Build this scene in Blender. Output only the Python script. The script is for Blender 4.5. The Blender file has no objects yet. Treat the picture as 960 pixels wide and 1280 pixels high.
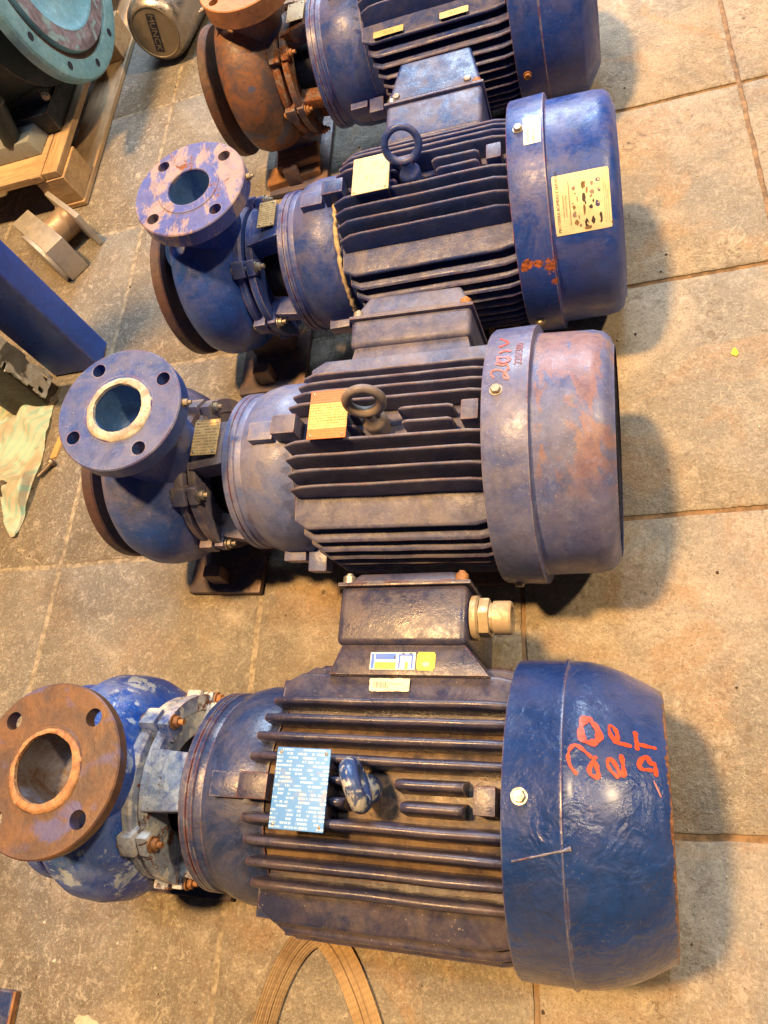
import bpy, bmesh, math, random
from mathutils import Matrix, Vector, noise
random.seed(7)
PI = math.pi
D = bpy.data
sc = bpy.context.scene
col = sc.collection

# ------------------------------------------------------------------ camera
cam_d = D.cameras.new('camera')
cam = D.objects.new('camera', cam_d)
col.objects.link(cam)
RW = [(0.9501, 0.0455, -0.3086), (-0.0895, -0.9058, -0.4141), (-0.2986, 0.4211, -0.8564)]   # right, down, forward
r_, d_, f_ = [Vector(v).normalized() for v in RW]
f_ = r_.cross(d_).normalized(); d_ = f_.cross(r_).normalized()
cam.matrix_world = Matrix(((r_.x, -d_.x, -f_.x, 0.9365), (r_.y, -d_.y, -f_.y, -1.6393), (r_.z, -d_.z, -f_.z, 0.9840), (0, 0, 0, 1)))
cam_d.sensor_fit = 'VERTICAL'; cam_d.sensor_height = 24.0; cam_d.lens = 935.2 / 1280 * 24
cam_d.clip_start = 0.01; cam_d.clip_end = 60
sc.camera = cam

# ------------------------------------------------------------------ light
world = D.worlds.new('World'); sc.world = world; world.use_nodes = True
bg = world.node_tree.nodes['Background']
bg.inputs[0].default_value = (0.62, 0.74, 1.0, 1); bg.inputs[1].default_value = 0.04

def lamp(name, loc, target, size, watts, color, size_y=None):
    l = D.lights.new(name, 'AREA'); l.energy = watts; l.color = color
    if size_y: l.shape = 'RECTANGLE'; l.size = size; l.size_y = size_y
    else: l.shape = 'DISK'; l.size = size
    o = D.objects.new(name, l); col.objects.link(o)
    o.location = loc
    o.rotation_euler = (Vector(target) - Vector(loc)).to_track_quat('-Z', 'Y').to_euler()
    return o
lamp('warm_bay_lamp', (-0.55, -1.15, 6.4), (0.8, -1.1, 0), 0.52, 860, (1.0, 0.57, 0.21))
lamp('warm_side_lamp', (4.2, -0.6, 4.8), (0.5, -1.0, 0), 0.30, 250, (1.0, 0.72, 0.40))
lamp('cool_strip_lamp', (0.7, 4.0, 2.9), (0.7, -1.0, 0.2), 2.6, 430, (0.66, 0.81, 1.0), 1.9)
lamp('cool_ceiling_lamp', (0.95, -0.82, 4.5), (0.9, -1.2, 0), 1.2, 50, (0.80, 0.90, 1.0), 0.25)

sc.view_settings.view_transform = 'Standard'
sc.view_settings.look = 'None'
sc.view_settings.exposure = 0.0
sc.view_settings.gamma = 1.0

# ------------------------------------------------------------------ node helpers
class NT:
    def __init__(s, name):
        s.m = D.materials.new(name); s.m.use_nodes = True
        s.t = s.m.node_tree; s.n = s.t.nodes; s.n.clear()
        s.out = s.n.new('ShaderNodeOutputMaterial'); s.b = s.n.new('ShaderNodeBsdfPrincipled')
        s.t.links.new(s.b.outputs[0], s.out.inputs[0])
        s.tc = s.n.new('ShaderNodeTexCoord').outputs['Object']
    def link(s, a, b): s.t.links.new(a, b)
    def put(s, sock, v):
        if isinstance(v, bpy.types.NodeSocket): s.link(v, sock)
        elif isinstance(v, tuple) and len(v) == 3 and sock.type == 'RGBA': sock.default_value = (*v, 1)
        else: sock.default_value = v
    def map(s, loc=(0, 0, 0), scale=(1, 1, 1), rot=(0, 0, 0), src=None):
        m = s.n.new('ShaderNodeMapping'); s.link(src or s.tc, m.inputs[0])
        m.inputs['Location'].default_value = loc; m.inputs['Scale'].default_value = scale; m.inputs['Rotation'].default_value = rot
        return m.outputs[0]
    def noise(s, vec, scale, detail=4, rough=0.55, dist=0.0):
        n = s.n.new('ShaderNodeTexNoise'); s.link(vec, n.inputs['Vector'])
        n.inputs['Scale'].default_value = scale; n.inputs['Detail'].default_value = detail
        n.inputs['Roughness'].default_value = rough; n.inputs['Distortion'].default_value = dist
        return n.outputs['Fac']
    def voro(s, vec, scale, feature='F1', rnd=1.0):
        n = s.n.new('ShaderNodeTexVoronoi'); s.link(vec, n.inputs['Vector']); n.feature = feature
        n.inputs['Scale'].default_value = scale; n.inputs['Randomness'].default_value = rnd
        return n.outputs['Distance']
    def ramp(s, fac, a, b, va=0.0, vb=1.0):
        n = s.n.new('ShaderNodeMapRange'); n.clamp = True; n.interpolation_type = 'SMOOTHSTEP'
        s.link(fac, n.inputs[0]); n.inputs[1].default_value = a; n.inputs[2].default_value = b
        n.inputs[3].default_value = va; n.inputs[4].default_value = vb
        return n.outputs[0]
    def math(s, op, a, b=0.0, c=None):
        n = s.n.new('ShaderNodeMath'); n.operation = op; n.use_clamp = False
        s.put(n.inputs[0], a); s.put(n.inputs[1], b)
        if c is not None: s.put(n.inputs[2], c)
        return n.outputs[0]
    def mix(s, fac, a, b):
        n = s.n.new('ShaderNodeMix'); n.data_type = 'RGBA'
        s.put(n.inputs[0], fac); s.put(n.inputs[6], a); s.put(n.inputs[7], b)
        return n.outputs[2]
    def bump(s, h, strength=0.3, dist=0.002, normal=None):
        n = s.n.new('ShaderNodeBump'); n.inputs['Strength'].default_value = strength; n.inputs['Distance'].default_value = dist
        s.link(h, n.inputs['Height'])
        if normal: s.link(normal, n.inputs['Normal'])
        return n.outputs[0]
    def sep(s, vec):
        n = s.n.new('ShaderNodeSeparateXYZ'); s.link(vec, n.inputs[0]); return n.outputs
    def finish(s, color, rough, bump=None, metal=0.0, spec=0.5, coat=None):
        s.put(s.b.inputs['Base Color'], color); s.put(s.b.inputs['Roughness'], rough); s.put(s.b.inputs['Metallic'], metal)
        s.b.inputs['Specular IOR Level'].default_value = spec
        if coat is not None: s.b.inputs['Coat Weight'].default_value = coat; s.b.inputs['Coat Roughness'].default_value = 0.22
        if bump: s.link(bump, s.b.inputs['Normal'])
        return s.m

RUST = (0.30, 0.095, 0.022); RUST_D = (0.085, 0.035, 0.018); DUST = (0.34, 0.27, 0.20)

def paint(name, base, alt, seed=0, dust=0.35, rust=0.12, chips=0.15, rough=0.42, bstr=0.25, wet=0.0, edge=True, dustcol=DUST, alt_lo=0.42, alt_hi=0.62, primer=None, rustcol=RUST, pz=False, grime=1.0, spots=(), endx=None, pth=.49, psc=15):
    s = NT(name)
    v = s.map(loc=(seed * 1.37, seed * 2.11, seed * 0.71))
    big = s.noise(v, 9, 5, 0.6, 0.4); med = s.noise(v, 34, 5, 0.6); fine = s.noise(v, 260, 3, 0.7); vf = s.noise(v, 900, 2, 0.5)
    c = s.mix(s.ramp(s.noise(v, 13, 8, 0.7, 0.3), alt_lo, alt_hi, 0, .8), base, alt)
    arcs = s.noise(s.map(loc=(seed, 3, 1), scale=(30, 5, 5)), 3.2, 6, .7); c = s.mix(s.ramp(arcs, .50, .72, 0, .35), c, tuple(x * .6 for x in base))
    c = s.mix(s.ramp(med, 0.35, 0.75, 0.0, 0.45), c, tuple(x * 0.62 for x in base))
    rv = s.math('ADD', s.ramp(s.noise(v, 40, 8, .75), 0.35, 0.65, -0.13, 0.13), rough)
    if primer:
        pm = s.ramp(s.noise(s.map(loc=(seed + 3.3, 1.2, 5.0), scale=(1.0, 0.45, 0.45) if psc == 15 else (1, 1, 1)), psc, 8, 0.68, 0.35), pth, pth + .05)
        pm = s.math('MULTIPLY', pm, s.ramp(s.sep(s.tc)[0], .002, .006, 0.10 if pz else 1.0, 1)); pm = s.math('MULTIPLY', pm, s.ramp(s.math('ADD', s.sep(s.tc)[1], s.math('MULTIPLY', med, .06)), -.075, -.02, .12, 1) if pz else 1.0); c = s.mix(s.math('MULTIPLY', pm, 0.75), c, primer)
    st = s.noise(v, 52, 9, 0.78, 0.35); c = s.mix(s.ramp(st, 0.50, 0.56, 0, 0.30 * grime), c, tuple(x * 0.45 + .004 for x in base))
    st2 = s.noise(s.map(loc=(seed * .3 + 5, 2, 1)), 70, 9, 0.8, 0.2); c = s.mix(s.ramp(st2, 0.56, 0.62, 0, 0.28 * grime), c, tuple(min(1, x * 1.5 + .025) for x in alt))
    scv = s.map(loc=(seed, 0, 0), scale=(1, 9, 9), rot=(0.3, 0.5, 0.9)); sr = s.ramp(s.noise(scv, 55, 5, 0.8), 0.665, 0.69, 0, 0.45); c = s.mix(sr, c, tuple(min(1, x * 1.2 + .09) for x in alt))
    # dust that has settled: more on what faces up
    geo = s.n.new('ShaderNodeNewGeometry'); up = s.sep(geo.outputs['Normal'])[2]
    dm = s.math('MULTIPLY', s.ramp(s.noise(v, 16, 9, 0.76, 0.5), 0.40, 0.62), s.ramp(up, -0.1, 0.8, 0.06, 1.0))
    c = s.mix(s.math('MULTIPLY', dm, dust), c, dustcol)
    speck = s.ramp(s.voro(v, 210), 0.10, 0.16, 1.0, 0.0)
    sm = s.math('MULTIPLY', speck, s.ramp(s.noise(v, 21, 2), 0.52, 0.62))
    c = s.mix(s.math('MULTIPLY', sm, chips * 1.6), c, (0.52, 0.47, 0.38))
    rn = s.noise(v, 26, 9, 0.78, 0.5)
    th = 0.80 - rust * 0.55
    rm = s.ramp(rn, th, th + 0.035)
    if endx: rm = s.math('MAXIMUM', rm, s.ramp(s.math('ADD', s.noise(v, 70, 8, .7), s.ramp(s.sep(s.tc)[0], endx - .010, endx, -.25, .25)), .56, .60))
    for (sx, sy, sz, sr_) in spots:
        vd = s.n.new('ShaderNodeVectorMath'); vd.operation = 'DISTANCE'; s.link(s.tc, vd.inputs[0]); vd.inputs[1].default_value = (sx, sy, sz)
        rm = s.math('MAXIMUM', rm, s.ramp(s.math('ADD', rn, s.ramp(vd.outputs['Value'], 0, sr_, .22, -.3)), .60, .63))
    if edge:
        bv = s.n.new('ShaderNodeBevel'); bv.samples = 3; bv.inputs['Radius'].default_value = 0.0032
        dt = s.n.new('ShaderNodeVectorMath'); dt.operation = 'DOT_PRODUCT'
        s.link(bv.outputs[0], dt.inputs[0]); s.link(geo.outputs['Normal'], dt.inputs[1])
        ek = s.ramp(dt.outputs['Value'], 0.80, 0.99, .26, 0.0); em = s.ramp(s.math('ADD', s.noise(v, 75, 8, 0.75), ek), 0.635, 0.69)
        em = s.math('MULTIPLY', em, s.ramp(dt.outputs['Value'], 0.97, .995, 1.0, 0.0)); c = s.mix(s.math('MULTIPLY', em, 0.8), c, s.mix(s.ramp(med, 0.47, 0.53), (0.40, 0.34, 0.30), rustcol))
    c = s.mix(rm, c, s.mix(s.ramp(fine, 0.35, 0.65), rustcol, RUST_D))
    rv = s.math('ADD', rv, s.math('MULTIPLY', dm, 0.22 * dust + 0.05)); rv = s.math('ADD', rv, s.math('MULTIPLY', rm, 0.3))
    h = s.math('ADD', s.math('MULTIPLY', fine, 0.55), s.math('ADD', s.math('MULTIPLY', med, 0.8), s.math('MULTIPLY', st, 0.8)))
    c = s.mix(s.ramp(vf, .35, .65, .10, 0), c, (.01, .01, .012))
    h = s.math('SUBTRACT', h, s.math('MULTIPLY', rm, 0.5))
    if wet:
        w = s.noise(s.map(loc=(seed, 0, 0), scale=(1, 1.0, 1.0)), 46, 2, 0.5, 1.0)
        wm = s.ramp(s.noise(v, 9, 2), 0.40, 0.60, 0.18, 1.0)
        h = s.math('ADD', h, s.math('MULTIPLY', s.math('MULTIPLY', s.ramp(w, 0.3, 0.7), wm), wet)); w2 = s.noise(s.map(loc=(seed, 4, 0)), 120, 2, .5, 1.4); h = s.math('ADD', h, s.math('MULTIPLY', s.math('MULTIPLY', w2, s.ramp(s.noise(s.map(loc=(1, 4, 2)), 13, 2), 0.47, 0.58)), wet * .8))
    return s.finish(c, rv, s.bump(h, bstr, 0.0022), 0.0, 0.5, 0.35 if wet else None)

def rusty(name, a, b, seed=0, rough=0.75, blue=None, bstr=0.4, scale=18, metal=0.0):
    s = NT(name); v = s.map(loc=(seed * 1.7, seed, 3.0))
    n1 = s.noise(v, scale, 7, 0.7, 0.8); n2 = s.noise(v, scale * 7, 5, 0.65); n3 = s.noise(v, scale * 0.6, 3, 0.5, 1.2)
    c = s.mix(s.ramp(n1, 0.35, 0.65), a, b)
    c = s.mix(s.ramp(n2, 0.5, 0.75, 0, 0.6), c, tuple(x * 0.35 for x in b))
    if blue: c = s.mix(s.ramp(n3, 0.54, 0.62, 0, 0.85), c, blue)
    return s.finish(c, s.ramp(n2, 0.2, 0.8, rough - 0.15, rough + 0.1), s.bump(s.math('ADD', n1, s.math('MULTIPLY', n2, 0.5)), bstr, 0.002), metal)

def plain(name, color, rough=0.5, metal=0.0, var=0.25, scale=60, bstr=0.1):
    s = NT(name); n = s.noise(s.tc, scale, 4, 0.6)
    c = s.mix(s.ramp(n, 0.3, 0.7), color, tuple(x * (1 - var) for x in color))
    return s.finish(c, s.ramp(n, 0.3, 0.7, rough - 0.06, rough + 0.08), s.bump(n, bstr, 0.001), metal)

M = {}
def metal_dirty(name, color, seed=0, rough=0.45, metal=0.85, dirt=0.5):
    s = NT(name); v = s.map(loc=(seed, seed, 0)); n = s.noise(v, 30, 6, 0.68, 0.5); f = s.noise(v, 220, 3)
    dm = s.ramp(n, 0.42, 0.66, 0, dirt)
    c = s.mix(dm, color, (0.16, 0.115, 0.075))
    return s.finish(c, s.math('ADD', s.ramp(f, 0.2, 0.8, rough - 0.1, rough + 0.1), s.math('MULTIPLY', dm, 0.5)), s.bump(s.math('ADD', n, f), 0.15, 0.001), s.math('SUBTRACT', metal, s.math('MULTIPLY', dm, 0.9)))

# ------------------------------------------------------------------ mesh helpers
def link(name, me, mat=None, parent=None, mtx=None):
    o = D.objects.new(name, me); col.objects.link(o)
    if mat is not None and not me.materials: me.materials.append(mat)
    if parent: o.parent = parent
    if mtx is not None: o.matrix_local = mtx
    return o
def finish_bm(bm, name, angle=32, smooth=True):
    bmesh.ops.recalc_face_normals(bm, faces=bm.faces)
    me = D.meshes.new(name); bm.to_mesh(me); bm.free()
    if smooth:
        me.polygons.foreach_set('use_smooth', [True] * len(me.polygons)); me.set_sharp_from_angle(angle=math.radians(angle))
    me.update(); return me
def obj(name, bm, mat, parent=None, mtx=None, angle=32, smooth=True):
    return link(name, finish_bm(bm, name, angle, smooth), mat, parent, mtx)
def tag(o, label, cat=None, group=None, kind=None):
    o['label'] = label
    if cat: o['category'] = cat
    if group: o['group'] = group
    if kind: o['kind'] = kind
    return o
def empty(name, loc=(0, 0, 0), rz=0.0):
    o = D.objects.new(name, None); col.objects.link(o); o.location = loc; o.rotation_euler = (0, 0, rz); o.empty_display_size = 0.05
    return o
def xf(bm, start, m):
    bmesh.ops.transform(bm, matrix=m, verts=list(bm.verts)[start:] if start else bm.verts)
def add_box(bm, x0, x1, y0, y1, z0, z1, bev=0.0, seg=2, m=None):
    n0 = len(bm.verts); tmp = bmesh.new()
    vs = [tmp.verts.new(p) for p in ((x0, y0, z0), (x1, y0, z0), (x1, y1, z0), (x0, y1, z0), (x0, y0, z1), (x1, y0, z1), (x1, y1, z1), (x0, y1, z1))]
    for f in ((0, 3, 2, 1), (4, 5, 6, 7), (0, 1, 5, 4), (1, 2, 6, 5), (2, 3, 7, 6), (3, 0, 4, 7)): tmp.faces.new([vs[i] for i in f])
    if bev: bmesh.ops.bevel(tmp, geom=tmp.edges[:], offset=bev, segments=seg, affect='EDGES', profile=0.6)
    merge(bm, tmp, m)
def merge(bm, tmp, m=None):
    if m is not None: bmesh.ops.transform(tmp, matrix=m, verts=tmp.verts)
    me = D.meshes.new('tmp'); tmp.to_mesh(me); tmp.free(); bm.from_mesh(me); D.meshes.remove(me)
def add_hull(bm, lo, hi, bev=0.0, m=None, seg=2):
    """prism between two quads (lists of 4 points)"""
    tmp = bmesh.new(); a = [tmp.verts.new(p) for p in lo]; b = [tmp.verts.new(p) for p in hi]; n = len(lo)
    tmp.faces.new(a[::-1]); tmp.faces.new(b)
    for i in range(n): tmp.faces.new((a[i], a[(i + 1) % n], b[(i + 1) % n], b[i]))
    bmesh.ops.recalc_face_normals(tmp, faces=tmp.faces)
    if bev: bmesh.ops.bevel(tmp, geom=tmp.edges[:], offset=bev, segments=seg, affect='EDGES', profile=0.6)
    merge(bm, tmp, m)
def lathe(bm, prof, axis='x', seg=72, closed=False, m=None, a0=0.0, a1=2 * PI, wob=None, cap=False):
    tmp = bmesh.new(); full = abs(a1 - a0 - 2 * PI) < 1e-6; n = seg if full else seg + 1; rings = []
    for (t, r) in prof:
        ring = []
        for i in range(n):
            a = a0 + (a1 - a0) * i / seg; rr = r + (wob(t, a) if wob else 0)
            p = (t, rr * math.sin(a), rr * math.cos(a)) if axis == 'x' else (rr * math.cos(a), rr * math.sin(a), t)
            ring.append(tmp.verts.new(p))
        rings.append(ring)
    if closed: rings.append(rings[0])
    for A, B in zip(rings, rings[1:]):
        for i in range(seg):
            j = (i + 1) % n
            tmp.faces.new((A[i], A[j], B[j], B[i]))
    if cap:
        tmp.faces.new(rings[0]); tmp.faces.new(rings[-1][::-1])
    bmesh.ops.remove_doubles(tmp, verts=tmp.verts, dist=1e-6)
    merge(bm, tmp, m)
def tube(bm, pts, r, seg=10, closed=False, cap=True, m=None, flat=1.0):
    tmp = bmesh.new(); P = [Vector(p) for p in pts]; n = len(P); rings = []; up = Vector((0.13, 0.21, 1)).normalized()
    rr = r if callable(r) else (lambda i: r)
    for i in range(n):
        t = (P[(i + 1) % n] - P[i - 1]) if (closed or 0 < i < n - 1) else (P[1] - P[0] if i == 0 else P[-1] - P[-2])
        t.normalize(); a = t.cross(up)
        if a.length < 1e-4: a = t.cross(Vector((1, 0, 0)))
        a.normalize(); b = t.cross(a)
        rings.append([tmp.verts.new(P[i] + (a * math.cos(2 * PI * k / seg) + b * flat * math.sin(2 * PI * k / seg)) * rr(i)) for k in range(seg)])
    for i in range(n if closed else n - 1):
        A, B = rings[i], rings[(i + 1) % n]
        for k in range(seg): tmp.faces.new((A[k], A[(k + 1) % seg], B[(k + 1) % seg], B[k]))
    if cap and not closed: tmp.faces.new(rings[0][::-1]); tmp.faces.new(rings[-1])
    merge(bm, tmp, m)
def T(x=0, y=0, z=0): return Matrix.Translation((x, y, z))
def Rx(a): return Matrix.Rotation(a, 4, 'X')
def Ry(a): return Matrix.Rotation(a, 4, 'Y')
def Rz(a): return Matrix.Rotation(a, 4, 'Z')
def hexbolt(bm, r, h, m, washer=True, shank=0.0):
    """hex head along +z of m"""
    tmp = bmesh.new()
    if washer: lathe(tmp, [(0, r * 1.25), (r * 0.25, r * 1.25), (r * 0.25, 0.0001)], 'z', 16)
    z0 = r * 0.25 if washer else 0
    a = [(r * math.cos(PI / 3 * k), r * math.sin(PI / 3 * k), z0) for k in range(6)]
    b = [(x, y, z0 + h) for x, y, z in a]
    add_hull(tmp, a, b, r * 0.12, seg=1)
    if shank: lathe(tmp, [(z0 + h, r * 0.5), (z0 + h + shank, r * 0.5), (z0 + h + shank, 0.0001)], 'z', 12)
    merge(bm, tmp, m)
def jit(v, amt, sc_=40.0, seed=0.0):
    n = noise.noise_vector(Vector(v) * sc_ + Vector((seed, seed * 2, 0))); return Vector(v) + n * amt
def roughen(bm, amt, sc_, seed=0.0, pred=None):
    for v in bm.verts:
        if pred is None or pred(v.co): v.co += noise.noise_vector(v.co * sc_ + Vector((seed, 0, seed))) * amt

# ------------------------------------------------------------------ floor
def floor_material():
    s = NT('concrete_slab')
    geo = s.n.new('ShaderNodeNewGeometry'); P = geo.outputs['Position']
    oi = s.n.new('ShaderNodeObjectInfo').outputs['Random']
    v = s.map(src=P)
    n1 = s.noise(v, 4.2, 8, 0.68, 0.5); n2 = s.noise(v, 11, 7, 0.68, 0.5); n3 = s.noise(s.map(src=P, loc=(4, 7, 0)), 5.2, 5, 0.6, 1.3)
    fine = s.noise(v, 120, 6, 0.75); grain = s.noise(v, 420, 3, 0.7)
    c = s.mix(s.ramp(n1, 0.42, 0.60), (0.30, 0.27, 0.22), (0.47, 0.39, 0.29))
    c = s.mix(s.ramp(n2, 0.50, 0.66, 0, 0.45), c, (0.54, 0.47, 0.37))
    c = s.mix(s.ramp(n3, 0.52, 0.68, 0, 0.7), c, (0.46, 0.29, 0.15))
    # oil and dirt, heavier on the far left; base colour also darkens that way
    px = s.sep(P)
    left = s.ramp(s.math('ADD', px[0], s.ramp(n2, .3, .7, -.12, .12)), 0.0, 0.72, 1.0, 0.0)
    dirt = s.math('MULTIPLY', s.ramp(s.noise(s.map(src=P, loc=(1, 3, 0)), 6.5, 9, 0.78, 0.5), 0.42, 0.56), s.math('ADD', s.math('MULTIPLY', left, 0.50), 0.16))
    c = s.mix(dirt, c, (0.115, 0.095, 0.075))
    c = s.mix(s.math('MULTIPLY', left, 0.68), c, (0.145, 0.13, 0.105))
    gr2 = s.noise(v, 48, 9, 0.82, 0.3); c = s.mix(s.ramp(gr2, 0.52, 0.62, 0, 0.24), c, (0.20, 0.15, 0.10)); c = s.mix(s.ramp(gr2, 0.40, 0.46, 0.35, 0), c, (0.60, 0.55, 0.46))
    c = s.mix(s.ramp(fine, 0.30, 0.46, 0.55, 0.0), c, (0.13, 0.10, 0.07))
    c = s.mix(s.ramp(fine, 0.56, 0.74, 0.0, 0.45), c, (0.60, 0.54, 0.44))
    c = s.mix(s.ramp(grain, 0.36, 0.46, 0.55, 0.0), c, (0.12, 0.09, 0.06))
    g3 = s.noise(s.map(src=P, loc=(2, 5, 0)), 230, 6, 0.8); c = s.mix(s.ramp(g3, 0.53, 0.60, 0.0, 0.30), c, (0.17, 0.12, 0.08)); c = s.mix(s.ramp(g3, 0.40, 0.46, 0.4, 0.0), c, (0.64, 0.57, 0.46))
    pit = s.math('MULTIPLY', s.ramp(s.voro(v, 75), 0.05, 0.10, 1.0, 0.0), s.ramp(s.noise(v, 14, 3), 0.46, 0.56)); c = s.mix(s.math('MULTIPLY', pit, .7), c, (0.09, 0.06, 0.04))
    scrib = s.noise(s.map(src=P, loc=(6, 6, 0)), 58, 8, 0.72, 1.3); gate = s.ramp(s.noise(s.map(src=P, loc=(3, 9, 0)), 7, 4, .6), .40, .60, .15, 1.0)
    c = s.mix(s.math('MULTIPLY', s.ramp(scrib, 0.555, 0.61), s.math('MULTIPLY', gate, .62)), c, (0.15, 0.10, 0.06)); c = s.mix(s.math('MULTIPLY', s.ramp(scrib, 0.40, 0.44, 1, 0), s.math('MULTIPLY', gate, .40)), c, (0.66, 0.58, 0.46))
    # dark spots and pale scratches
    spot = s.math('MULTIPLY', s.ramp(s.voro(v, 16), 0.045, 0.075, 1.0, 0.0), s.ramp(s.noise(v, 8, 2), 0.5, 0.56))
    c = s.mix(s.math('MULTIPLY', spot, 0.75), c, (0.07, 0.045, 0.03))
    vein = s.ramp(s.math('ABSOLUTE', s.math('SUBTRACT', s.noise(s.map(src=P, loc=(9, 1, 0)), 4.0, 4, 0.55, 1.6), 0.5)), 0.0, 0.006, 1.0, 0.0)
    vein = s.math('MULTIPLY', vein, s.ramp(s.noise(v, 5, 2), 0.55, 0.65))
    c = s.mix(s.math('MULTIPLY', vein, 0.5), c, (0.62, 0.55, 0.42))
    c = s.mix(s.math('MULTIPLY', oi, 0.18), c, (0.26, 0.27, 0.25))
    h = s.math('ADD', s.math('MULTIPLY', n2, 1.0), s.math('ADD', s.math('MULTIPLY', fine, 1.0), s.math('MULTIPLY', gr2, 0.9)))
    h = s.math('ADD', h, s.math('MULTIPLY', grain, 0.45)); h = s.math('SUBTRACT', h, s.math('MULTIPLY', pit, 0.5)); h = s.math('SUBTRACT', h, s.math('MULTIPLY', scrib, 0.8)); h = s.math('ADD', h, s.math('MULTIPLY', vein, 0.25))
    ro = s.ramp(n2, 0.3, 0.7, 0.62, 0.88)
    return s.finish(c, ro, s.bump(h, 0.75, 0.004), 0, 0.35)
def mortar_material():
    s = NT('joint_mortar')
    geo = s.n.new('ShaderNodeNewGeometry'); P = geo.outputs['Position']; x = s.sep(P)[0]
    n = s.noise(P, 45, 5, 0.7); n2 = s.noise(P, 5, 3)
    pale = s.mix(s.ramp(n, 0.40, 0.6), (0.34, 0.29, 0.21), (0.17, 0.14, 0.10))
    dark = s.mix(s.ramp(n, 0.35, 0.65), (0.13, 0.085, 0.05), (0.30, 0.19, 0.10))
    c = s.mix(s.ramp(s.math('ADD', x, s.math('MULTIPLY', n2, 0.2)), 0.75, 0.95), pale, dark)
    return s.finish(c, 0.85, s.bump(n, 0.6, 0.004))
M['slab'] = floor_material(); M['mortar'] = mortar_material()

TS = 0.4
floor_root = empty('floor'); floor_root['kind'] = 'structure'
bm = bmesh.new()
U0, U1, V0, V1 = -6, 7, -8, 6
for (xa, xb, zz) in [(U0 * TS, 1.9 * TS, -0.0009), (1.9 * TS, U1 * TS, -0.0045)]:
    vs = [bm.verts.new(p) for p in ((xa, V0 * TS, zz), (xb, V0 * TS, zz), (xb, V1 * TS, zz), (xa, V1 * TS, zz))]
    bm.faces.new(vs)
obj('joint', bm, M['mortar'], floor_root, smooth=False)
def slab(u, v):
    cx, cy = (u + .5) * TS, (v + .5) * TS
    wide = 0.0040 if u >= 2 else 0.0030
    hw = TS / 2 - wide; n = 44; pts = []
    for side in range(4):
        for k in range(n):
            t = -hw + 2 * hw * k / n
            p = [(t, -hw), (hw, t), (-t, hw), (-hw, -t)][side]
            q = Vector((cx + p[0], cy + p[1], 0)); w = noise.noise_vector(q * 30) * 0.0014 + noise.noise_vector(q * 110) * 0.0012
            pts.append((q.x + w.x, q.y + w.y))
    tmp = bmesh.new(); rise = random.uniform(-0.0006, 0.0006)
    top = [tmp.verts.new((x - cx + (cx - x) * 0.012, y - cy + (cy - y) * 0.012, rise)) for x, y in pts]
    mid = [tmp.verts.new((x - cx, y - cy, rise - 0.0018)) for x, y in pts]
    bot = [tmp.verts.new((x - cx, y - cy, -0.03)) for x, y in pts]
    tmp.faces.new(top)
    for A, B in ((top, mid), (mid, bot)):
        for i in range(len(pts)): tmp.faces.new((A[i], B[i], B[(i + 1) % len(pts)], A[(i + 1) % len(pts)]))
    obj('floor_slab', tmp, M['slab'], floor_root, T(cx, cy, 0), angle=50)
for u in range(-5, 6):
    for v in range(-7, 5):
        slab(u, v)
# ground below everything
bm = bmesh.new(); vs = [bm.verts.new(p) for p in ((-30, -30, -0.035), (30, -30, -0.035), (30, 30, -0.035), (-30, 30, -0.035))]; bm.faces.new(vs)
g = obj('ground', bm, M['mortar'], smooth=False); g['kind'] = 'structure'

# loose grit and paint flakes on the floor
def grit(name, n, pal, smin, smax, region, seed):
    rnd = random.Random(seed); bm = bmesh.new()
    for i in range(n):
        x = rnd.uniform(region[0], region[1]); y = rnd.uniform(region[2], region[3]); s_ = smin + (smax - smin) * rnd.random() ** 3
        tmp = bmesh.new(); k = rnd.randint(4, 6)
        lo = [(s_ * rnd.uniform(.6, 1.1) * math.cos(2 * PI * j / k), s_ * rnd.uniform(.5, 1.0) * math.sin(2 * PI * j / k), 0) for j in range(k)]
        hi = [(a * .6, b * .6, s_ * rnd.uniform(.4, .8)) for a, b, c in lo]
        add_hull(bm, lo, hi, 0, T(x, y, 0.0002) @ Rz(rnd.uniform(0, 6)))
    return tag(obj(name, bm, pal, smooth=False), 'scattered pale grit and flakes on the concrete floor' if 'pale' in name else 'scattered dark crumbs on the concrete floor', 'grit', None, 'stuff')
M['flake'] = plain('pale_flake', (0.62, 0.57, 0.47), 0.8); M['crumb'] = plain('dark_crumb', (0.07, 0.05, 0.035), 0.9)
grit('pale_grit', 330, M['flake'], 0.0008, 0.0034, (-0.35, 1.35, -1.95, 0.3), 3)
grit('dark_grit', 380, M['crumb'], 0.0007, 0.0032, (-0.35, 1.35, -1.95, 0.3), 5)

# ------------------------------------------------------------------ text and stickers
def flat_text(body, size, align='CENTER'):
    cu = D.curves.new('t', 'FONT'); cu.body = body; cu.size = size; cu.align_x = align; cu.align_y = 'CENTER'; cu.resolution_u = 3
    o = D.objects.new('t', cu); col.objects.link(o)
    bpy.context.view_layer.update()
    me = D.meshes.new_from_object(o.evaluated_get(bpy.context.evaluated_depsgraph_get()))
    D.objects.remove(o); D.curves.remove(cu); return me
def wrapped(name, me_or_bm, mat, parent, mtx, fn, thick=None):
    """map flat (x=L along shaft, y=arc) coordinates to a surface through fn"""
    if isinstance(me_or_bm, bmesh.types.BMesh): bm = me_or_bm
    else:
        bm = bmesh.new(); bm.from_mesh(me_or_bm)
    for v in bm.verts: v.co = fn(v.co.x, v.co.y, v.co.z)
    me = D.meshes.new(name); bm.to_mesh(me); bm.free()
    for m in list(me.materials): pass
    me.materials.clear()
    return link(name, me, mat, parent, mtx)
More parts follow.
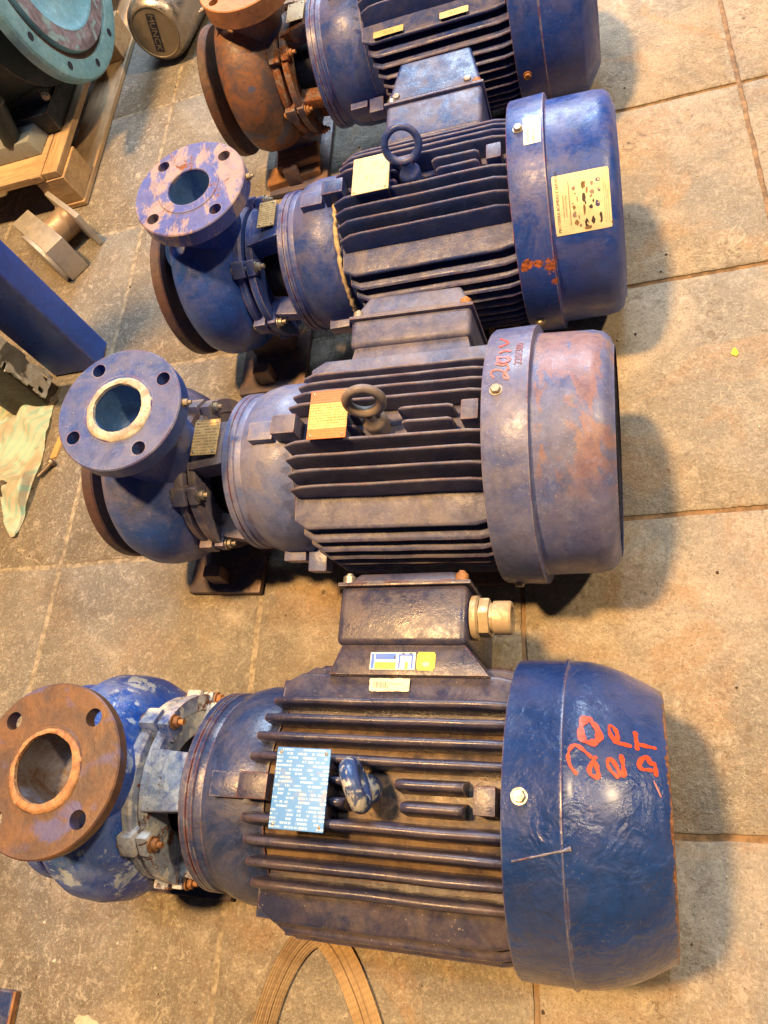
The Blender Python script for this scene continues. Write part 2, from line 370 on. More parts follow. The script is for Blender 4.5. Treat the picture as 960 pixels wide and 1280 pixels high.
def grid_bm(x0, x1, y0, y1, nx, ny, torn=0.0, rc=0.0, seed=0):
    bm = bmesh.new(); V = {}
    for i in range(nx + 1):
        for j in range(ny + 1):
            x = x0 + (x1 - x0) * i / nx; y = y0 + (y1 - y0) * j / ny
            if rc and i in (0, nx) and j in (0, ny): x += (rc if i == 0 else -rc) * .5; y += (rc if j == 0 else -rc) * .5
            if torn and (i in (0, nx) or j in (0, ny)):
                w = noise.noise_vector(Vector((x * 300 + seed, y * 300, seed))); x += w.x * torn; y += w.y * torn
            V[i, j] = bm.verts.new((x, y, 0))
    for i in range(nx):
        for j in range(ny): bm.faces.new((V[i, j], V[i + 1, j], V[i + 1, j + 1], V[i, j + 1]))
    return bm
def stroke_bm(paths, w, smooth=3):
    """ribbons with round ends, flat (x, y)"""
    bm = bmesh.new()
    for pth in paths:
        P = [Vector((a, b)) for a, b in pth]
        for _ in range(smooth):
            Q = [P[0]]
            for a, b in zip(P, P[1:]): Q += [a * .75 + b * .25, a * .25 + b * .75]
            Q.append(P[-1]); P = Q
        L = []; R = []
        for i, p in enumerate(P):
            t = (P[min(i + 1, len(P) - 1)] - P[max(i - 1, 0)]);
            if t.length < 1e-7: t = Vector((1, 0))
            t.normalize(); nrm = Vector((-t.y, t.x)); ww = w * (0.85 + 0.7 * noise.noise(Vector((p.x * 160, p.y * 160, 0))))
            L.append(bm.verts.new((*(p + nrm * ww), 0))); R.append(bm.verts.new((*(p - nrm * ww), 0)))
        for i in range(len(P) - 1): bm.faces.new((R[i], R[i + 1], L[i + 1], L[i]))
        for c_, s in ((P[0], 0), (P[-1], 1)):
            bm.faces.new([bm.verts.new((c_.x + w * .95 * math.cos(k * PI / 4), c_.y + w * .95 * math.sin(k * PI / 4), 0.00004 + 0.00003 * s)) for k in range(8)])
    return bm
def sticker_mat(name, base, ink=(0.12, 0.10, 0.10), rows=None, dirty=0.35):
    s = NT(name); v = s.tc; n = s.noise(v, 40, 5, 0.65); n2 = s.noise(v, 190, 3)
    c = s.mix(s.ramp(n, 0.4, 0.7, 0, dirty), base, (0.45, 0.33, 0.17))
    c = s.mix(s.ramp(n2, 0.62, 0.7, 0, 0.4), c, ink)
    return s.finish(c, 0.5, s.bump(n2, 0.05, 0.0005))
def printed_plate(name, ground, ink, pitch, density=0.5, orient=0, metal=0.5, rough=0.35, bands=None):
    """metal plate with rows of fine print, made of noise cut into rows (too small to read in the photo)"""
    s = NT(name); xyz = s.sep(s.tc); a = xyz[0]; b = xyz[1]
    if orient: a, b = b, a
    row = s.math('FRACT', s.math('DIVIDE', b, pitch)); rid = s.math('FLOOR', s.math('DIVIDE', b, pitch))
    on = s.math('MULTIPLY', s.ramp(row, 0.25, 0.35), s.ramp(row, 0.78, 0.88, 1, 0))
    cmb = s.n.new('ShaderNodeCombineXYZ'); s.link(a, cmb.inputs[0]); s.link(s.math('MULTIPLY', rid, 3.7), cmb.inputs[1])
    glyph = s.ramp(s.noise(cmb.outputs[0], 900, 2, 0.8), 0.47, 0.53); word = s.ramp(s.noise(cmb.outputs[0], 90, 1, 0.5), density, density + 0.05)
    mk_ = s.math('MULTIPLY', s.math('MULTIPLY', on, glyph), word)
    g = ground
    if bands:
        for (lo, hi, colr) in bands:
            bmk = s.math('MULTIPLY', s.ramp(xyz[1], lo, lo + 0.0006), s.ramp(xyz[1], hi, hi + 0.0006, 1, 0))
            g = s.mix(bmk, g, colr)
    n = s.noise(s.tc, 55, 5, 0.65)
    c = s.mix(mk_, g, ink); c = s.mix(s.ramp(n, 0.5, 0.75, 0, 0.45), c, (0.30, 0.20, 0.10))
    return s.finish(c, rough, s.bump(n, 0.05, 0.0005), metal)
M['brass_plate'] = printed_plate('brass_nameplate', (0.72, 0.50, 0.22), (0.22, 0.13, 0.06), 0.0042, 0.40, 0, 0.35, 0.42)
M['red_plate'] = printed_plate('red_gold_nameplate', (0.76, 0.50, 0.20), (0.30, 0.14, 0.06), 0.0034, 0.40, 0, 0.35, 0.42,
                               bands=[(-0.04, -0.0185, (0.66, 0.20, 0.08)), (0.014, 0.04, (0.62, 0.20, 0.13))])
M['blank_plate'] = printed_plate('worn_brass_nameplate', (0.70, 0.55, 0.30), (0.35, 0.25, 0.12), 0.011, 0.60, 0, 0.35, 0.45)
M['blue_plate'] = printed_plate('blue_nameplate', (0.02, 0.16, 0.50), (0.36, 0.52, 0.66), 0.0036, 0.47, 0, 0.2, 0.35)
M['sticker'] = sticker_mat('cream_sticker', (0.80, 0.70, 0.46)); M['sticker_w'] = sticker_mat('white_sticker', (0.82, 0.80, 0.70), dirty=0.15)
M['sticker_y'] = sticker_mat('yellow_sticker', (0.80, 0.62, 0.05), dirty=0.2); M['sticker_b'] = sticker_mat('blue_print', (0.05, 0.16, 0.60), dirty=0.1)
M['old_label'] = sticker_mat('old_paper_label', (0.66, 0.50, 0.26), dirty=0.6)
M['ink'] = plain('black_ink', (0.05, 0.04, 0.045), 0.6); M['ink_grey'] = plain('faded_ink', (0.28, 0.22, 0.20), 0.6); M['ink_blue'] = plain('blue_ink', (0.06, 0.07, 0.22), 0.6)
M['burn'] = plain('brown_stain', (0.30, 0.19, 0.10), 0.7, var=0.5)
M['red_mark'] = plain('red_paint_marker', (0.78, 0.07, 0.02), 0.4, var=0.35, scale=120); M['red_faint'] = plain('faded_red_marker', (0.62, 0.22, 0.18), 0.6, var=0.5, scale=150)
M['dark_red_mark'] = plain('dark_red_pen', (0.30, 0.09, 0.10), 0.6)
M['zinc'] = metal_dirty('zinc_bolt', (0.42, 0.38, 0.32), 1, 0.42, 0.8, 0.6); M['rust_bolt'] = rusty('rusty_bolt', (0.42, 0.19, 0.06), (0.20, 0.09, 0.04), 2, 0.7, bstr=0.3, scale=60)
M['dark'] = plain('black_and_recess_shade', (0.012, 0.013, 0.028), 0.8)  # near-black: colours in the shade of holes and gaps, also plain dark parts
M['brass'] = metal_dirty('brass_gland', (0.62, 0.48, 0.28), 4, 0.45, 0.55, 0.7)

# ------------------------------------------------------------------ motor pumps
def flange_disc(r, t, bore, rf_r, nb, br, bh, name='tmp', a_off=PI / 4):
    """horizontal flange, top face at z=0, holes cut through"""
    bm = bmesh.new()
    lathe(bm, [(-t, bore), (-t, r - .0015), (-t + .0015, r), (-.0015, r), (0, r - .0015), (0, rf_r + .0012), (.0016, rf_r), (.0016, bore + .001), (0.0004, bore)], 'z', 120, closed=True)
    base = D.objects.new('b', finish_bm(bm, 'b')); col.objects.link(base)
    cb = bmesh.new()
    for k in range(nb):
        a = a_off + 2 * PI * k / nb
        lathe(cb, [(-t - .01, bh), (.01, bh)], 'z', 28, m=T(br * math.cos(a), br * math.sin(a), 0), cap=True)
    cut = D.objects.new('c', finish_bm(cb, 'c')); col.objects.link(cut)
    md = base.modifiers.new('b', 'BOOLEAN'); md.operation = 'DIFFERENCE'; md.object = cut; md.solver = 'EXACT'
    bpy.context.view_layer.update()
    me = D.meshes.new_from_object(base.evaluated_get(bpy.context.evaluated_depsgraph_get()))
    for o in (base, cut):
        m_ = o.data; D.objects.remove(o); D.meshes.remove(m_)
    me.polygons.foreach_set('use_smooth', [True] * len(me.polygons)); me.set_sharp_from_angle(angle=math.radians(32)); return me

def eye_bolt(parent, mt, mtx, R=0.0165, r=0.0050, turn=0.0, tilt=0.0, z0=0.0):
    bm = bmesh.new()
    lathe(bm, [(z0 - .02, .013), (z0 + .0, .0145), (z0 + .006, .0145), (z0 + .008, .0125), (z0 + .016, .0085), (z0 + .024, .0078)], 'z', 28)
    c = Vector((0, 0, z0 + .021 + R)); pts = []
    for k in range(40):
        a = 2 * PI * k / 40; pts.append((0 + R * math.cos(a), 0, c.z + R * 1.0 * math.sin(a)))
    tmp = bmesh.new(); tube(tmp, pts, lambda i: r * (1 + .10 * math.cos(2 * PI * i / 40 + PI / 2)), 14, closed=True)
    merge(bm, tmp, T(0, 0, z0 + .012) @ Rx(tilt) @ T(0, 0, -z0 - .012))
    roughen(bm, .0004, 60)
    return obj('eye_bolt', bm, mt, parent, mtx @ Rz(turn), angle=60)

def terminal_bolts(o_parent, pts, mat, axis_m, r=.0042, h=.003):
    for p in pts:
        bm = bmesh.new(); hexbolt(bm, r, h, axis_m)
        obj('screw', bm, mat, o_parent, T(*p))

def pump(p):
    root = empty('motor_pump', (p['x'], p['y'], 0), p['yaw'])
    tag(root, p['label'], 'pump', 'motor pumps lying in a row')
    h, R, roll = p['h'], p['R'], p['roll']
    A = T(0, 0, h) @ Rx(roll)
    mb, mc, mv, mf, ml = p['m_body'], p['m_cover'], p['m_case'], p['m_flange'], p['m_bell']
    rt, rc = p['rt'], p['rc']; L0, L1 = p.get('L0', -0.294), -0.050
    Ls = p.get('Ls', -.047)
    rnd = random.Random(p['seed'])
    # ---- motor body core
    bm = bmesh.new()
    lathe(bm, [(L0 - .004, .05), (L0 - .004, rc - .004), (L0 + .004, rc), (L1 + .03, rc), (L1 + .035, rc - .01), (L1 + .035, .02)], 'x', 96)
    body = obj('motor_housing', bm, M[p['m_core']] if 'm_core' in p else mb, root, A)
    # ---- vertical fins on top
    sp = p['sp']; k = 0
    def fin(s, x0, x1, z1, th=.0021, zb=None, slope=.010):
        bm = bmesh.new(); n = 14; rings = []
        zb = zb if zb is not None else math.sqrt(max(rc * rc - s * s, .0001)) - .006
        q = noise.noise(Vector((s * 90, p['seed'], 1)))
        for i in range(n + 1):
            t = i / n; x = x0 + (x1 - x0) * t
            dz = -slope * max(0, 1 - t / .10) ** 1.5 - .004 * max(0, (t - .93) / .07) + .0007 * noise.noise(Vector((x * 28, s * 70, p['seed'])))
            dy = .0011 * noise.noise(Vector((x * 14, s * 90, 7 + p['seed'])))
            zt = z1 + dz; w = th * (1 + .16 * noise.noise(Vector((x * 60, s * 200, 2))))
            if p.get('fat'): w *= p['fat']
            bw = p.get('basew', 0) or w * 1.5
            ring = [(s + dy - bw, zb), (s + dy - w, zt - w * 1.1), (s + dy - w * .62, zt - w * .25), (s + dy, zt), (s + dy + w * .62, zt - w * .25), (s + dy + w, zt - w * 1.1), (s + dy + bw, zb)]
            rings.append([bm.verts.new((x, y, z)) for y, z in ring])
        for A_, B_ in zip(rings, rings[1:]):
            for j in range(6): bm.faces.new((A_[j], A_[j + 1], B_[j + 1], B_[j]))
            bm.faces.new((A_[6], A_[0], B_[0], B_[6]))
        bm.faces.new(rings[0]); bm.faces.new(rings[-1][::-1])
        return obj('cooling_fin', bm, mb, root, A, angle=50)
    offs = [(i + .5) * sp for i in range(5)]
    for sg in (-1, 1):
        for i, o_ in enumerate(offs):
            s = sg * o_
            if i == 0:      # the two short fins behind the eye bolt, and a stub before it
                fin(s, -.150 + (.006 if sg < 0 else 0), -.086, rt * .985, slope=.004)
                fin(s, L0 + .052, -.200, rt * .955, slope=.004)
            else:
                fin(s, L0 + .002 * i, L1, math.sqrt(rt * rt - s * s), slope=.009)
    # ---- side plates: a wide ledge, then horizontal fins
    zl = p['zl']
    def plate(sg, z, x0, x1, th, s_out, s_in, bulge=0.0, name='side_fin'):
        bm = bmesh.new(); n = 14; rings = []
        for i in range(n + 1):
            t = i / n; x = x0 + (x1 - x0) * t
            e = -.010 * max(0, 1 - t / .07) ** 2 - .004 * max(0, (t - .94) / .06) + .0007 * noise.noise(Vector((x * 25, z * 80, p['seed'])))
            so = s_out + e; zz = z + .0006 * noise.noise(Vector((x * 20, z * 60, 3 + p['seed'])))
            ring = [(s_in, zz + bulge), (so - .004, zz + .0006), (so - .001, zz - .0008), (so, zz - th * .5), (so - .001, zz - th * .9), (so - .004, zz - th), (s_in, zz - th * 1.5)]
            rings.append([bm.verts.new((x, sg * y, z_)) for y, z_ in ring])
        for A_, B_ in zip(rings, rings[1:]):
            for j in range(6): bm.faces.new((A_[j], A_[j + 1], B_[j + 1], B_[j]))
            bm.faces.new((A_[6], A_[0], B_[0], B_[6]))
        bm.faces.new(rings[0]); bm.faces.new(rings[-1][::-1])
        return obj(name, bm, mb, root, A, angle=50)
    s5 = offs[4]
    for sg in (-1, 1):
        so = math.sqrt(max(rt * rt - zl * zl, 0)) * 1.0
        plate(sg, zl, L0 + .004, L1, .006, so, s5 - .012, bulge=.006, name='side_ledge')
        z = zl - sp * 1.05; i = 0
        while z > -rt * .62:
            so = math.sqrt(max(rt * rt - z * z, .0001))
            plate(sg, z, L0 + .010 + .004 * i, L1 + .002, .0045, min(so, rt * .985), math.sqrt(max(rc * rc - z * z, .0001)) - .006)
            z -= sp * .98; i = min(i + 1, 3)
    # ---- lugs on the crown line
    for (x0, x1, rr, nm) in ((-.347, -.313, p['rb'] + .010, 'bell_lug'), (-.309, -.277, rt * .985, 'housing_lug'), (-.076, -.056, rt * .985, 'rear_lug')):
        bm = bmesh.new(); add_box(bm, x0, x1, -.0125, .0125, rr - .028, rr, .0022)
        obj(nm, bm, ml if nm == 'bell_lug' else mb, root, A, angle=40)
    for a in (98, -98):
        for (x0, x1, rr) in ((-.345, -.313, p['rb'] + .012), (-.309, -.283, rt)):
            bm = bmesh.new(); add_box(bm, x0, x1, -.011, .011, rr - .03, rr, .002, m=Rx(math.radians(a)))
            obj('flank_lug', bm, ml, root, A, angle=40)
    # ---- bell (drive end shield) and flange ring
    rb = p['rb']; rf = p['rf']
    bm = bmesh.new()
    lathe(bm, [(-.382, .05), (-.382, rf - .004), (-.374, rf - .002), (-.368, rb - .012), (-.356, rb - .004), (-.338, rb), (-.302, rb), (-.298, rb - .003), (-.292, rb - .004), (-.292, .05)], 'x', 96)
    bell = obj('drive_end_shield', bm, ml, root, A, angle=40)
    bm = bmesh.new()
    lathe(bm, [(-.3945, .04), (-.3945, rf - .003), (-.392, rf), (-.385, rf), (-.3842, rf - .0022), (-.3832, rf - .0022), (-.3825, rf), (-.377, rf), (-.375, rf - .003), (-.375, .05)], 'x', 110)
    obj('motor_flange', bm, ml, root, A, angle=30)
    for a in (-48, 42, 135, -135):
        bm = bmesh.new(); hexbolt(bm, .0055, .005, Rx(math.radians(a)) @ T(-.374, 0, rf - .012) @ Ry(PI / 2), shank=.003)
        obj('flange_bolt', bm, M['rust_bolt'] if rnd.random() < .6 else M['zinc'], root, A)
    if p.get('sealant'):
        bm = bmesh.new(); pts = []
        for i in range(60):
            a = math.radians(-60 + 180 * i / 59); rr = rb + .001 + .002 * noise.noise(Vector((i * .7, 0, 0)))
            pts.append((-.2965 + .003 * noise.noise(Vector((i * .9, 3, 0))), -rr * math.sin(a), rr * math.cos(a)))
        tube(bm, pts, lambda i: .0036 + .0018 * noise.noise(Vector((i * .8, 9, 0))), 8); roughen(bm, .0015, 160)
        obj('sealant_bead', bm, M['sealant'], root, A, angle=80)
    # ---- fan cover
    prof_in = [(-.004, .03), (-.004, R - .005), (Ls + .0, R - .005)]
    prof = prof_in + [(Ls, R - .0012), (Ls + .002, R)] + p['cover']
    bm = bmesh.new(); lathe(bm, prof, 'x', 128, wob=lambda t, a: .0007 * noise.noise(Vector((t * 18, 2 * math.sin(a) * 2.2, 2 * math.cos(a) * 2.2 + p['seed']))))
    cover = obj('fan_cover', bm, mc, root, A, angle=p.get('c_ang', 38))
    def crad(x):
        pr = [q for q in prof[3:]]
        for (xa, ra), (xb, rb_) in zip(pr, pr[1:]):
            if xa <= x <= xb and xb > xa: return ra + (rb_ - ra) * (x - xa) / (xb - xa)
        return R
    bm = bmesh.new(); xe = p['cover'][-1][0]
    lathe(bm, [(xe - .006, .0), (xe - .006, p['cover'][-1][1] + .002)], 'x', 60)
    for k in range(7):
        lathe(bm, [(xe - .004, .02 + .013 * k), (xe - .001, .022 + .013 * k), (xe - .004, .024 + .013 * k)], 'x', 60)
    obj('end_grille', bm, M['dark'], cover)
    for a in p['cover_bolts']:
        bm = bmesh.new(); hexbolt(bm, .0058, .0042, T() )
        th = math.radians(a)
        obj('cover_bolt', bm, M[p.get('cb_mat', 'zinc')], cover, Rx(th) @ T(Ls + .016, 0, R - .0004))
    # surface map: x = L, y = arc (positive = far side), z lifts
    def onto(lift, y0=0.0):
        def fn(x, y, z):
            r = crad(x) + lift + z; a = (y0 + y) / crad(x) if False else (y0 + y)
            return Vector((x, r * math.sin(a), r * math.cos(a)))
        return fn
    # ---- lantern between pump and motor
    bm = bmesh.new(); lathe(bm, [(-.468, .042), (-.455, .052), (-.43, .048), (-.396, .052)], 'x', 40)
    obj('bearing_hub', bm, M['dark'], root, A)
    bm = bmesh.new()
    lathe(bm, [(-.452, .06), (-.452, .094), (-.450, .097), (-.442, .097), (-.440, .094), (-.440, .06)], 'x', 80, closed=True)
    obj('lantern_ring', bm, p['m_lant'], root, A)
    for a in (0, 90, 180, 270):
        wd = .033 if a == 0 else .010
        lo = [(-.446, -wd, .060), (-.446, wd, .060), (-.446, wd, .095), (-.446, -wd, .095)]
        hi = [(-.392, -wd * .9, .070), (-.392, wd * .9, .070), (-.392, wd * .9, .103), (-.392, -wd * .9, .103)]
        bm = bmesh.new(); add_hull(bm, lo, hi, .003, Rx(math.radians(a)))
        obj('lantern_rib', bm, p['m_lant'], root, A, angle=40)
    for a in (38, 92, 142, -38, -92, -142):
        B = Rx(math.radians(a))
        bm = bmesh.new(); add_box(bm, -.470, -.450, -.0125, .0125, .082, .112, .003, m=B); add_box(bm, -.447, -.433, -.0115, .0115, .082, .110, .003, m=B)
        lug = obj('bolt_lug', bm, p['m_lant'], root, A, angle=40)
        bm = bmesh.new(); hexbolt(bm, .0068, .006, B @ T(-.433, 0, .103) @ Ry(PI / 2), shank=.006)
        obj('bolt', bm, p['m_bolt'], lug)
        bm = bmesh.new(); lathe(bm, [(-.452, .004), (-.445, .004)], 'x', 12, m=B @ T(0, 0, .103)); hexbolt(bm, .0065, .004, B @ T(-.470, 0, .103) @ Ry(-PI / 2))
        obj('nut', bm, p['m_bolt'], lug)
    # rib ring seen as the curved bar
    for (a0, a1) in ((44, 86), (98, 136), (-86, -44), (-136, -98)):
        bm = bmesh.new(); lathe(bm, [(-.448, .088), (-.448, .106), (-.437, .106), (-.437, .088)], 'x', 24, closed=True, a0=math.radians(-a1), a1=math.radians(-a0))
        obj('lantern_web', bm, p['m_lant'], root, A)
    # ---- volute casing
    D_ = p['D']; xd = p['xd']; vz = .012
    bm = bmesh.new()
    def vw(t, a):
        # spiral growth round the belly; a=0 is up, grows towards the far side
        return .010 * ((a / (2 * PI)) - .5) * math.exp(-((t + .505) / .05) ** 2) + .0012 * noise.noise(Vector((t * 30, math.sin(a) * 3, math.cos(a) * 3)))
    vr = p['vr']
    lathe(bm, [(-.566, .05), (-.566, vr - .028), (-.563, vr - .016), (-.556, vr - .006), (-.542, vr), (-.522, vr + .0005), (-.502, vr - .003), (-.486, vr - .012), (-.474, vr - .026), (-.468, vr - .038), (-.466, .05)], 'x', 110, wob=vw, m=T(0, 0, vz))
    volute = obj('volute_casing', bm, mv, root, A, angle=50)
    bm = bmesh.new(); lathe(bm, [(-.470, .05), (-.470, .101), (-.467, .103), (-.459, .103), (-.456, .100), (-.452, .05)], 'x', 90)
    obj('casing_cover', bm, p['m_lant'], root, A)
    bm = bmesh.new(); lathe(bm, [(-.592, .038), (-.580, .058), (-.560, .07)], 'x', 50); obj('suction_neck', bm, M['dark'], root, A)
    bm = bmesh.new(); rs = p['rs']
    lathe(bm, [(-.608, .036), (-.608, .06), (-.606, .062), (-.606, rs - .002), (-.604, rs), (-.590, rs), (-.588, rs - .002), (-.588, .036)], 'x', 110, closed=True)
    obj('suction_flange', bm, p['m_suct'], root, A)
    # discharge neck and flange; the flange face leans a little
    N = T(xd, 0, 0)
    rd = p['rd']; bore = p['bore']
    bm = bmesh.new()
    n_ = 14; npts = [(xd - .040 * (1 - (i / (n_ - 1))) ** 1.4, 0, .07 + (D_ - .014 - .07) * i / (n_ - 1)) for i in range(n_)]
    tube(bm, npts, lambda i: .050 + .016 * (1 - i / (n_ - 1)) ** 2, 48, cap=False); roughen(bm, .0010, 30, 2)
    obj('discharge_neck', bm, mv, root, A, angle=60)
    fm = A @ N @ T(0, 0, D_) @ Ry(p['tilt']) @ Rx(p.get('ftilt', 0))
    fl = link('discharge_flange', flange_disc(rd, p.get('ft', .018), bore, p['rfr'], 4, rd * .80, rd * .108, a_off=p['hole_a']), mf, root, fm)
    bm = bmesh.new(); lathe(bm, [(0.0003, bore + .0002), (-.02, bore - .0006), (-.038, bore - .0005), (-.050, bore - .003), (-.056, bore - .010), (-.058, .0001)], 'z', 56)
    roughen(bm, .0004, 60, 1, lambda c: c.z < -.01)
    obj('flange_bore', bm, p['m_bore'], fl, angle=60)
    if p.get('gasket'):
        bm = bmesh.new(); n = 220; rings = []
        for i in range(n):
            a = 2 * PI * i / n; w0 = bore - .0010 + .0009 * noise.fractal(Vector((math.cos(a) * 2.5, math.sin(a) * 2.5, 1)), 1, 2, 4); w1 = p['rfr'] + .0002 + .0016 * noise.fractal(Vector((math.cos(a) * 2.2, math.sin(a) * 2.2, 5)), .9, 2, 5) - .001 + .003 * math.cos(a + .8)
            rings.append([bm.verts.new(((w0 + (w1 - w0) * t) * math.cos(a), (w0 + (w1 - w0) * t) * math.sin(a), z + .0004 * noise.noise(Vector((a * 9, t * 5, 2))))) for t, z in ((0, -.001), (0.08, .0028), (.5, .0031), (.92, .0026), (1, .0002))])
        for i in range(n):
            for j in range(4): bm.faces.new((rings[i][j], rings[i][j + 1], rings[(i + 1) % n][j + 1], rings[(i + 1) % n][j]))
        obj('gasket_remnant', bm, p['gasket'], fl, angle=70)
    for a in p.get('plugs', ()):
        bm = bmesh.new(); hexbolt(bm, .0048, .006, Rz(a) @ T(rd - .001, 0, -.008) @ Ry(PI / 2), shank=.004)
        obj('rim_plug', bm, M['zinc'], fl)
    # ---- feet
    def foot(x0, x1, y0, y1, zt, name='motor_foot'):
        bm = bmesh.new(); add_box(bm, x0, x1, y0, y1, p.get('zf', .001), p.get('zf', .001) + .012, .002)
        sg = 1 if y0 + y1 > 0 else -1; ym = abs(y0 + y1) / 2
        for xx in (x0 + .008, x1 - .008):
            add_hull(bm, [(xx - .004, sg * (ym - .03), .010), (xx + .004, sg * (ym - .03), .010), (xx + .004, sg * (ym + .012), .010), (xx - .004, sg * (ym + .012), .010)],
                     [(xx - .004, sg * (ym - .045), zt), (xx + .004, sg * (ym - .045), zt), (xx + .004, sg * (ym - .02), zt), (xx - .004, sg * (ym - .02), zt)])
        return obj(name, bm, p.get('m_foot', mb), root, angle=30)
    if p.get('feet', True):
        for sg in (-1, 1):
            foot(-.27, -.215, sg * .085 - .03, sg * .085 + .03, h - .085); foot(-.125, -.07, sg * .085 - .03, sg * .085 + .03, h - .085)
    if p.get('zf', 0) < .02:
        bm = bmesh.new(); add_box(bm, -.573, -.447, -.128, .10, .001, .013, .003); add_box(bm, -.53, -.50, -.115, -.095, .012, .05, .004); add_box(bm, -.55, -.47, -.05, .05, .012, .07, .006)
        obj('support_foot', bm, p.get('m_foot', mb), root, angle=30)
    p['fn'] = onto; p['root'] = root; p['A'] = A; p['cover_o'] = cover; p['crad'] = crad
    return root

def lid_box(p, name, x0, x1, y0, y1, z0, z1, mat, bev=.008, m=None, parent=None, mtx=None):
    bm = bmesh.new(); add_box(bm, x0, x1, y0, y1, z0, z1, bev, 3, m); roughen(bm, .0006, 40)
    return obj(name, bm, mat, parent or p['root'], mtx if mtx is not None else (p['A'] if parent is None else None), angle=45)

# paints
P2 = dict(base=(0.045, 0.055, 0.27), alt=(0.095, 0.10, 0.30))
M['p2_body'] = paint('indigo_motor_paint', (0.014, 0.040, 0.19), (0.035, 0.060, 0.21), 21, dust=.30, rust=.06, chips=.1)
M['p2_cover'] = paint('indigo_cover_paint', (0.010, 0.052, 0.34), (0.022, 0.072, 0.36), 22, dust=.20, rust=.12, chips=.12, rough=.36, bstr=.18, rustcol=(.55, .15, .04), spots=[(-0.036, -0.1401, 0.073, 0.0266), (-0.02, -0.1401, 0.073, 0.019), (-0.004, -0.1426, 0.068, 0.0342), (-0.002, -0.1507, 0.0475, 0.0228)])
M['p1_cover'] = paint('deep_blue_cover_paint', (0.009, 0.044, 0.28), (0.018, 0.055, 0.29), 27, dust=.16, rust=.08, chips=.1, rough=.36, bstr=.18)
M['p2_case'] = paint('indigo_casing_paint', (0.014, 0.066, 0.37), (0.030, 0.11, 0.43), 23, dust=.18, rust=.05, chips=.15, rough=.38, bstr=.35)
M['p2_bell'] = paint('indigo_bell_paint', (0.020, 0.058, 0.28), (0.045, 0.085, 0.30), 24, dust=.25, rust=.08, rough=.4)
M['p2_flange'] = paint('flange_scraped_blue', (0.065, 0.10, 0.42), (0.10, 0.13, 0.44), 25, dust=.15, rust=.38, chips=.3, rough=.5, primer=(.42, .31, .25))
M['p3_body'] = paint('dusty_violet_motor_paint', (0.066, 0.076, 0.17), (0.125, 0.125, 0.22), 31, dust=.34, dustcol=(.33,.28,.25), rust=.10, chips=.25, rough=.5)
M['p3_cover'] = paint('worn_lilac_cover_paint', (0.095, 0.128, 0.33), (0.165, 0.19, 0.37), 32, dust=.16, rust=.10, chips=.35, rough=.38, primer=(.27, .15, .14), pz=True, bstr=.15, dustcol=(.46, .36, .20))
M['p3_case'] = paint('blue_grey_casing_paint', (0.025, 0.085, 0.35), (0.17, 0.17, 0.33), 33, dust=.25, rust=.04, rough=.42, bstr=.35)
M['p3_bell'] = paint('pale_violet_bell_paint', (0.105, 0.150, 0.36), (0.17, 0.20, 0.38), 34, dust=.35, rust=.05, rough=.40)
M['p3_flange'] = paint('blue_flange_paint', (0.018, 0.072, 0.33), (0.06, 0.11, 0.31), 35, dust=.22, rust=.10, chips=.35, rough=.40)
M['p3_lant'] = paint('dusty_lantern_paint', (0.13, 0.13, 0.24), (0.28, 0.22, 0.20), 36, dust=.55, rust=.22, rough=.55)
M['p4_body'] = paint('navy_brown_motor_paint', (0.028, 0.034, 0.085), (0.060, 0.052, 0.085), 41, dust=.22, grime=.5, rust=.10, chips=.25, rough=.30, bstr=.2, dustcol=(.27, .19, .12))
M['p4_core'] = paint('dusty_valley_paint', (0.05, 0.04, 0.05), (0.13, 0.09, 0.06), 47, dust=.45, rust=.15, rough=.38, bstr=.3, dustcol=(.34, .23, .13), edge=False)
M['p4_cover'] = paint('glossy_blue_cover_paint', (0.012, 0.040, 0.17), (0.018, 0.055, 0.22), 42, dust=.05, rust=.07, chips=.10, rough=.24, bstr=.34, wet=1.5, grime=.35, rustcol=(.30,.13,.06), endx=.0905)
M['p4_bell'] = paint('glossy_navy_bell_paint', (0.020, 0.038, 0.12), (0.030, 0.055, 0.16), 43, dust=.16, rust=.06, chips=.1, rough=.28)
M['p4_case'] = paint('bright_blue_casing_paint', (0.008, 0.065, 0.46), (0.02, 0.12, 0.52), 44, primer=(.52, .63, .78), pth=.545, psc=26, dust=.32, rust=.16, chips=.6, rough=.36, bstr=.55, dustcol=(.50, .58, .72))
M['p4_lant'] = paint('chalky_blue_lantern_paint', (0.05, 0.10, 0.36), (0.45, 0.52, 0.60), 45, primer=(.74, .73, .68), pth=.50, psc=30, alt_lo=.36, alt_hi=.5, dust=.75, rust=.42, chips=.4, rough=.5, bstr=.6, dustcol=(.70, .68, .62))
M['p1_lant'] = paint('rusty_lantern_paint', (0.09, 0.07, 0.10), (0.24, 0.15, 0.10), 46, dust=.4, rust=.55, rough=.6)
M['p4_flange'] = rusty('rust_brown_flange', (0.070, 0.042, 0.040), (0.15, 0.072, 0.038), 6, .5, blue=(0.075, 0.075, 0.20), scale=22)
M['p1_case'] = rusty('rusted_casing', (0.24, 0.10, 0.04), (0.075, 0.060, 0.070), 8, .55, blue=(0.06, 0.085, 0.18), scale=20)
M['p1_flange'] = rusty('orange_rust_flange', (0.50, 0.22, 0.09), (0.34, 0.15, 0.06), 9, .6, scale=16)
M['p1_suct'] = rusty('dark_rust_ring', (0.13, 0.055, 0.025), (0.05, 0.028, 0.02), 10, .6)
M['suct'] = rusty('brown_violet_ring', (0.045, 0.032, 0.055), (0.10, 0.055, 0.05), 11, .6)
M['bore_blue'] = paint('bore_blue', (0.06, 0.16, 0.38), (0.12, 0.24, 0.46), 51, dust=.15, rust=.25, edge=False, bstr=.5)
